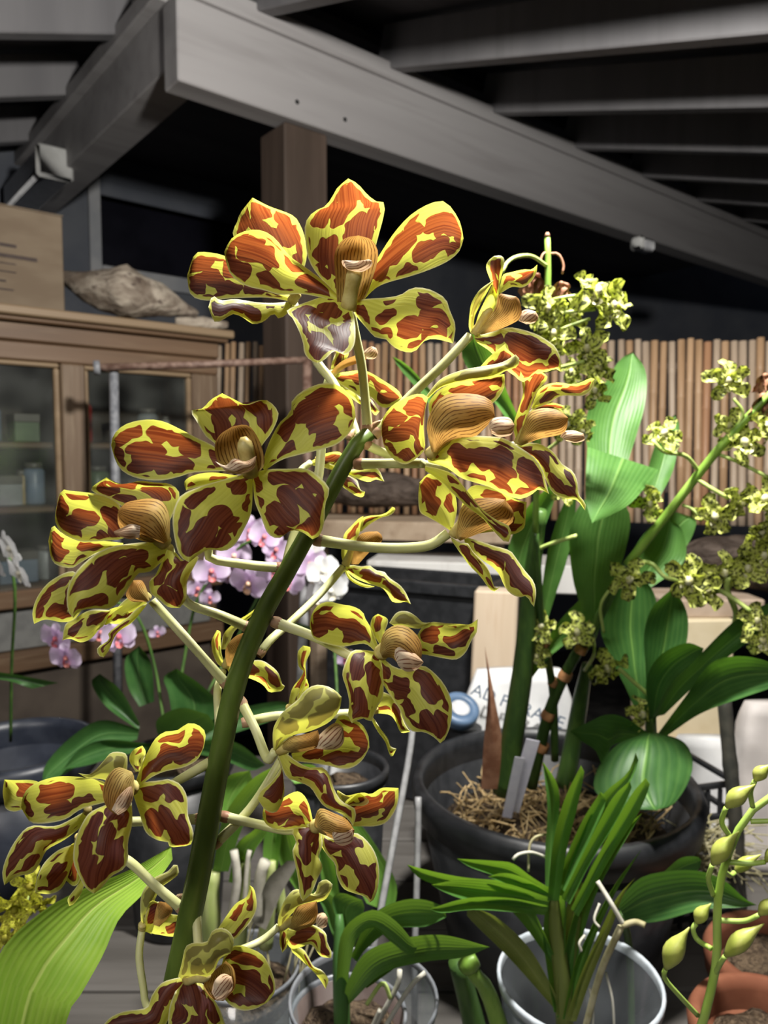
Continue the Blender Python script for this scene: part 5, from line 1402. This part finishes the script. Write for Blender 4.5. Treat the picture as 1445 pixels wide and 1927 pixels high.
# white feed bag with lettering
SACK = m_plain('white_sack', (0.62, 0.62, 0.63), (0.74, 0.74, 0.74), 14, 0.55, 0.4, 0.25)
INK = m_plain('blue_ink', (0.10, 0.14, 0.20), (0.16, 0.20, 0.27), 60, 0.6)
def sack(name, label, c, w, h, dep, mat, tilt=0.0, seed=1, rotz=0.0):
    """a slumped bag: rounded box with creases; c is the middle of its foot"""
    n = 14
    V = []; F = []
    cr, sr = math.cos(rotz), math.sin(rotz)
    for i in range(n + 1):
        t = i / n
        wv = w * (1 - .16 * t ** 2 - .25 * max(0, t - .85) / .15 * .6) * .5
        dv = dep * (1 - .75 * t ** 1.6) * .5 + .004
        for k in range(28):
            a_ = 2 * math.pi * k / 28
            ex = .45
            x = math.copysign(abs(math.cos(a_)) ** ex, math.cos(a_)) * wv
            y = math.copysign(abs(math.sin(a_)) ** ex, math.sin(a_)) * dv
            v = Vector((x * cr - y * sr + tilt * t * h, x * sr + y * cr, t * h))
            nn = noise.noise(Vector((x * 18 + seed * 9, y * 18, t * h * 16))) * .012
            V.append(c + v + Vector((0, -nn, nn * .5 if t > 0.05 else 0)))
    for i in range(n):
        for k in range(28):
            F.append((i * 28 + k, i * 28 + (k + 1) % 28, (i + 1) * 28 + (k + 1) % 28, (i + 1) * 28 + k))
    F.append(tuple(range(28))[::-1]); F.append(tuple(n * 28 + k for k in range(28)))
    t_ = thing(name, label, 'sack', c)
    mesh('bag', V, F, mat, t_)
    return t_
q = P(975, 1390, 1.335)
fb = sack('feed_bag', 'crumpled white feed bag with blue lettering behind the black pot', Vector((q.x, q.y, BT)), .215, P(975, 1252, 1.345).z - BT, .07, SACK, 0.0, 2)
def text(body, pos, size, right, up, mat, parent):
    cu = bpy.data.curves.new('lettering', 'FONT')
    cu.body = body; cu.size = size; cu.extrude = .0004; cu.resolution_u = 3
    o = bpy.data.objects.new('lettering_tmp', cu)
    col.objects.link(o)
    bpy.context.view_layer.update()
    me = bpy.data.meshes.new_from_object(o.evaluated_get(bpy.context.evaluated_depsgraph_get()))
    bpy.data.objects.remove(o)
    rt = right.normalized(); nn = rt.cross(up).normalized(); u2 = nn.cross(rt)
    M_ = Matrix((rt, u2, nn)).transposed().to_4x4()
    me.transform(Matrix.Translation(pos - origin(parent)) @ M_)
    me.materials.clear(); me.materials.append(mat)
    ob = bpy.data.objects.new('lettering', me)
    col.objects.link(ob)
    ob.parent = parent
    return ob
text('AD FORAGE', P(884, 1306, 1.285), .031, P(1004, 1352, 1.285) - P(884, 1306, 1.285), UP, INK, fb)
# roll of blue tape
BLUET = m_plain('blue_tape', (0.07, 0.12, 0.20), (0.10, 0.16, 0.26), 40, .4)
SILV = m_plain('tape_core', (0.45, 0.45, 0.46), (0.62, 0.62, 0.62), 40, .35)
q = P(864, 1338, 1.25)
tr_ = thing('tape_roll', 'blue topped roll leaning behind the rim of the black pot', 'tape', q)
axr = Vector((.15, -.55, .8)).normalized()
MB().lathe(q, [(.017, -.012), (.030, -.012), (.033, -.008), (.033, .008), (.030, .012), (.017, .012), (.017, -.012)], 28, axr).build('roll', BLUET, tr_)
MB().lathe(q, [(.0001, .006), (.0165, .008), (.0165, -.011), (.0001, -.011)], 24, axr).build('core', SILV, tr_)
q2 = q - axr * .0
MB().lathe(Vector((q.x + .005, q.y + .02, BT)), [(.0001, 0), (.034, 0), (.036, .004), (.036, q.z - BT - .035), (.0001, q.z - BT - .034)], 24).build('tin', BLACKP, tr_)
# plant labels in the black pot
LAB = m_plain('label_white', (0.62, 0.60, 0.72), (0.72, 0.70, 0.80), 60, .4)
for (pa, pb, w, lab) in (((962, 1500, .97), (978, 1425, .96), .013, 'short pale plant label stuck in the straw'), ((975, 1490, .985), (1003, 1392, .97), .018, 'longer lilac plant label leaning in the black pot')):
    a_, b__ = P(*pa), P(*pb)
    up = (b__ - a_).normalized(); sd_ = up.cross(Vector((0, 1, 0))).normalized(); nn = up.cross(sd_)
    tag(MB().box(a_, sd_, nn, up, (-w / 2, -.0006, -.03), (w / 2, .0006, (b__ - a_).length), .0004).build('plant_label', LAB, None, False), lab, 'label')
# grey wire stakes
WIRE = m_plain('grey_wire', (0.30, 0.30, 0.31), (0.40, 0.40, 0.41), 80, .4, .5)
for pts, lab in (([(780, 1250, .97), (775, 1385, .95), (745, 1560, .92), (700, 1800, .88)], 'grey wire stake rising left of the black pot'), ([(787, 1500, .97), (786, 1600, .96), (780, 1800, .93)], 'short grey wire stake beside the black pot'),
                 ([(575, 1040, 1.25), (570, 1200, 1.25), (560, 1500, 1.25)], 'thick grey stake among the pink and white moth orchids')):
    C = crom([P(*p) for p in pts], 14)
    C.append(Vector((C[-1].x, C[-1].y - .01, BT)))
    tag(MB().tube(C, .0042 if 'thick' not in lab else .0085, 8).build('stake', WIRE), lab, 'stake')
# right hand side: log, pots, sacks, crate
log('driftwood', 'thick brown log behind the speckled flowers at the right edge', [P(1288, 1058, 1.64), P(1330, 1045, 1.62), P(1400, 1052, 1.60), P(1500, 1062, 1.58)], [.035, .062, .066, .06], LOGB)
CREAM = m_plain('cream_pot', (0.62, 0.52, 0.34), (0.70, 0.60, 0.42), 12, .6)
BRICK = m_plain('tan_block', (0.36, 0.27, 0.20), (0.46, 0.36, 0.28), 18, .8, .2, .3)
def block(name, label, cat, px, py0, py1, d, wpx, dep, mat, rot=0.0):
    q0, q1 = P(px, py1, d), P(px, py0, d)
    w = wpx * d / FPX
    ax = Vector((math.cos(rot), math.sin(rot), 0))
    return tag(MB().box(Vector((q0.x, q0.y, 0)), ax, UP.cross(ax), UP, (-w / 2, 0, q0.z), (w / 2, dep, q1.z), .004).build(name, mat, None, False), label, cat)
zA = P(1320, 1240, 1.42).z
block('stone_block', 'brown stone slab under the log at the right', 'block', 1345, 1128, 1164, 1.53, 190, .14, BRICK)
block('stone_block', 'cream coloured block under the brown slab', 'block', 1318, 1165, 1290, 1.52, 130, .13, CREAM, .1)
block('stone_block', 'second cream block lower down beside the white sacks', 'block', 1290, 1291, 1392, 1.50, 150, .12, CREAM, -.08)
q = P(1290, 1394, 1.36)
block('stone_block', 'long brown block at the foot of the cream blocks', 'block', 1300, 1393, 1542, 1.49, 190, .12, BRICK, 0)
q = P(1328, 1460, 1.38)
sack('canvas_sack', 'white canvas sack sagging left of the dark bamboo stake', Vector((q.x, q.y, BT)), .16, P(1335, 1385, 1.38).z - BT, .10, SACK, 0.0, 5)
q = P(1434, 1460, 1.34)
PALE = m_plain('pale_sack', (0.50, 0.46, 0.44), (0.60, 0.56, 0.54), 14, 0.6, 0.3, 0.2)
sack('canvas_sack', 'tall pale grey sack right of the dark bamboo stake', Vector((q.x + .02, q.y, BT)), .15, P(1430, 1318, 1.34).z - BT, .10, PALE, 0.0, 8)
C = [P(1362, 1310, 1.08), P(1372, 1420, 1.07), P(1385, 1560, 1.06)]
C.append(Vector((C[-1].x + .01, C[-1].y - .01, BT)))
sk = MB()
C = crom(C, 24)
sk.tube(C, [.0098 * (1.12 if i % 6 == 0 else 1.0) for i in range(25)], 12)
tag(sk.build('bamboo_stake', m_plain('dark_bamboo', (0.030, 0.030, 0.026), (0.055, 0.052, 0.042), 40, .4)), 'dark bamboo stake before the two pale sacks', 'stake')
# black lattice crate
cr_ = thing('plastic_crate', 'black plastic lattice crate under the broad leaves', 'crate', P(1320, 1620, 1.14))
qa = P(1262, 1530, 1.13); qb = P(1392, 1478, 1.16)
ax = Vector((qb.x - qa.x, qb.y - qa.y, 0)); L = ax.length; ax.normalize(); ay = UP.cross(ax)
zc_ = P(1300, 1490, 1.12).z
cr0 = Vector((qa.x, qa.y, 0))
for (t0, t1) in ((0, .008), (.13, .138)):
    for z in (zc_, zc_ - .05, BT + .02):
        MB().box(cr0, ax, ay, UP, (0, t0, z - .010), (L, t1, z), .002).build('rail', BLACKP, cr_, False)
    k = 0
    while k * .022 < L - .008:
        MB().box(cr0, ax, ay, UP, (k * .022, t0 + .001, BT), (k * .022 + .006, t1 - .001, zc_ - .0105), .001).build('slat', BLACKP, cr_, False)
        k += 1
for s in (0, L - .008):
    for z in (zc_, zc_ - .05, BT + .02):
        MB().box(cr0, ax, ay, UP, (s, .0085, z - .010), (s + .008, .1295, z), .002).build('rail', BLACKP, cr_, False)
for k in range(6):
    MB().box(cr0, ax, ay, UP, (k * L / 6 + .012, .0085, BT + .022), (k * L / 6 + .018, .1295, BT + .027), .001).build('slat', BLACKP, cr_, False)
# dry root tangle
mb = MB(); rs = random.Random(12)
for i in range(150):
    c = P(rs.uniform(1285, 1400), rs.uniform(1560, 1650), rs.uniform(1.06, 1.11))
    dv = Vector((rs.uniform(-1, 1), rs.uniform(-.6, .6), rs.uniform(-.35, .35))).normalized() * rs.uniform(.02, .06)
    mb.tube([c - dv, c + Vector((rs.uniform(-.01, .01), 0, rs.uniform(-.01, .012))), c + dv], rs.uniform(.0006, .0014), 4, False)
tag(mb.build('dry_roots', ROOT), 'tangle of thin dry roots behind the fan orchid', 'roots', kind='stuff')
# leaf lying over the pots at the right
lo = thing('cane_orchid', 'low orchid leaf and green cane left of the terracotta pots', 'orchid', P(1180, 1800, .84))
sheet('leaf', [(1160,1700),(1200,1655),(1250,1640),(1310,1638),(1360,1655),(1400,1690),(1424,1703)],[(1390,1708),(1320,1712),(1240,1734),(1180,1738)], .80, .74, LEAFB, lo, .010, -.01, .002)
sheet('leaf', [(1250,1640),(1280,1615),(1310,1612),(1320,1620)],[(1312,1638),(1280,1645)], .86, .84, LEAFB, lo, .004, 0, .001)
ptube('cane', [(1190, 2040, .86), (1185, 1800, .85), (1170, 1720, .81)], 14, CANE, lo, 10, 10)
# green canes at the bottom centre
go = thing('green_cane_orchid', 'thick green canes between the two clear pots', 'orchid', P(930, 2040, .78))
ptube('cane', [(1010, 2190, .77), (930, 1900, .74), (892, 1832, .72), (880, 1815, .715)], [40, 36, 34, 26], GREENS, go, 12, 14)
ptube('cane', [(940, 2130, .80), (885, 1900, .78), (860, 1810, .76)], [50, 46, 34], CANE, go, 12, 14)
ptube('node', [(872, 1822, .712), (884, 1812, .71), (898, 1804, .71)], [30, 38, 26], GREENS, go, 10, 6)
# orchid with pale bulbs behind the stem
LEAFG = m_leaf('bulb_leaf', (0.12, 0.28, 0.045), (0.17, 0.36, 0.06), (0.30, 0.48, 0.12), 0.3, .34, 24, (.4, .7, .05))
BULB = m_stalk('pale_bulb', (0.34, 0.42, 0.13), (0.46, 0.50, 0.22), None)
PAPER = m_plain('papery_sheath', (0.40, 0.38, 0.31), (0.54, 0.51, 0.44), 60, .7)
po = thing('bulb_orchid', 'orchid with pale green bulbs and light leaves behind the stem foot', 'orchid', P(470, 1760, .86))
for A, B_, d0, d1, m_ in (
 ([(400,1640),(420,1540),(470,1470),(520,1440)],[(500,1490),(455,1560),(430,1640)], .84, .80, LEAFG), ([(430,1660),(445,1590),(480,1560),(500,1530)],[(500,1570),(480,1600),(455,1665)], .84, .82, LEAFG),
 ([(500,1680),(495,1600),(505,1540),(520,1510)],[(530,1550),(525,1610),(515,1680)], .86, .86, LEAFG), ([(560,1680),(525,1620),(520,1560),(545,1545)],[(565,1590),(590,1650),(590,1690)], .88, .86, LEAFG),
 ([(420,1560),(405,1500),(430,1460),(470,1450)],[(475,1480),(450,1530),(435,1565)], .9, .9, LEAFG), ([(640,1650),(620,1600),(600,1560),(612,1540)],[(650,1580),(672,1640)], .9, .9, LEAFG),
 ([(690,1700),(660,1640),(640,1560),(660,1530)],[(700,1580),(745,1660),(740,1720)], .92, .94, LEAFG), ([(610,1690),(600,1620),(598,1580)],[(625,1610),(640,1690)], .89, .88, LEAFG),
 ([(540,1460),(560,1440),(590,1440),(600,1455)],[(585,1470),(555,1475)], .92, .92, LEAFG), ([(480,1740),(500,1660),(540,1620)],[(560,1625),(530,1680),(500,1750)], .84, .82, PAPER)):
    sheet('leaf' if m_ is LEAFG else 'sheath', A, B_, d0, d1, m_, po, .008, 0, .001, 16, 8)
for pts, w in (([(400, 1800, .85), (396, 1700, .84), (404, 1640, .84)], [34, 38, 22]), ([(448, 1790, .86), (455, 1700, .85), (462, 1620, .84)], [30, 30, 18]), ([(500, 1780, .87), (505, 1700, .86), (512, 1620, .86)], [28, 28, 14]), ([(540, 1780, .87), (530, 1700, .87), (525, 1640, .87)], [20, 20, 12])):
    ptube('bulb', pts, w, BULB, po, 10, 10)
for pts, w in (([(432, 1740, .83), (446, 1660, .825), (440, 1600, .825)], 16), ([(484, 1730, .84), (490, 1650, .835), (500, 1620, .835)], 22), ([(460, 1700, .83), (466, 1620, .83), (470, 1600, .83)], 9)):
    ptube('sheath', pts, w, PAPER, po, 8, 8)
for k in range(12):
    x = 480 + k * 12 + rs.uniform(-20, 20)
    ptube('root', [(x, 1690 + rs.uniform(-20, 30), .88), (x - rs.uniform(10, 40), 1760, .87), (x - rs.uniform(20, 60), 1850 + rs.uniform(-30, 40), .86)], rs.uniform(2, 5), ROOT, po, 5, 6)
# yellow blossom sprigs at the lower left
YEL = m_speckle('yellow_petal', (0.50, 0.52, 0.05), (0.62, 0.62, 0.09), (0.30, 0.26, 0.03), (.8, .8, .05))
YP = [local_petal('petal', 1.0, .5, YEL, .08, .1, .7, s + 30, .1) for s in range(3)]
YC = ball('flower', .2, YEL)
yl = thing('yellow_orchid', 'yellow green orchid sprigs behind the leaf at the lower left edge', 'orchid', P(0, 2500, .62))
ptube('spike_stem', [(0, 2500, .62), (10, 1990, .62), (25, 1800, .62), (45, 1720, .62), (58, 1650, .62)], 8, GREENP, yl, 8, 12)
for x, y, r_ in ((56, 1668, 42), (28, 1712, 40), (70, 1705, 34), (10, 1765, 40), (-10, 1700, 34), (40, 1748, 30)):
    bloom(yl, P(x, y, .61 + rnd.uniform(-.01, .01)), r_ * .61 / FPX, YC, [(YP[k % 3], 'petal', k * 1.2566 + .2, rnd.uniform(-.4, .3), 1) for k in range(5)], Vector((rnd.uniform(-.5, .5), -1, rnd.uniform(-.4, .4))))

bq = P(462, 1812, .87)
pot('clear_pot', 'hazy clear pot holding the pale bulbs behind the stem foot', 'pot', bq, 0.062, bq.z - BT, CLEAR, RIMD, .8, MIXB, .82, .0015, .004)
# things of a kind
for key, grp in (('storage_', 'jars and boxes inside the cabinet'), ('stone_block', 'blocks piled at the right'), ('canvas_sack', 'pale sacks at the right'),
                 ('terracotta_pot', 'terracotta pots at the lower right'), ('clear_pot', 'clear plastic pots on the bench'), ('plant_label', 'plant labels in the black pot'),
                 ('stake', 'grey stakes among the pots'), ('driftwood', 'logs and driftwood'), ('batten_light', 'tube lights under the beams'),
                 ('plant_pot', 'black plastic pots on the bench'), ('white_moth_orchid', 'white moth orchids')):
    for o in bpy.data.objects:
        if o.parent is None and o.name.startswith(key) and o.get('category'):
            o['group'] = grp
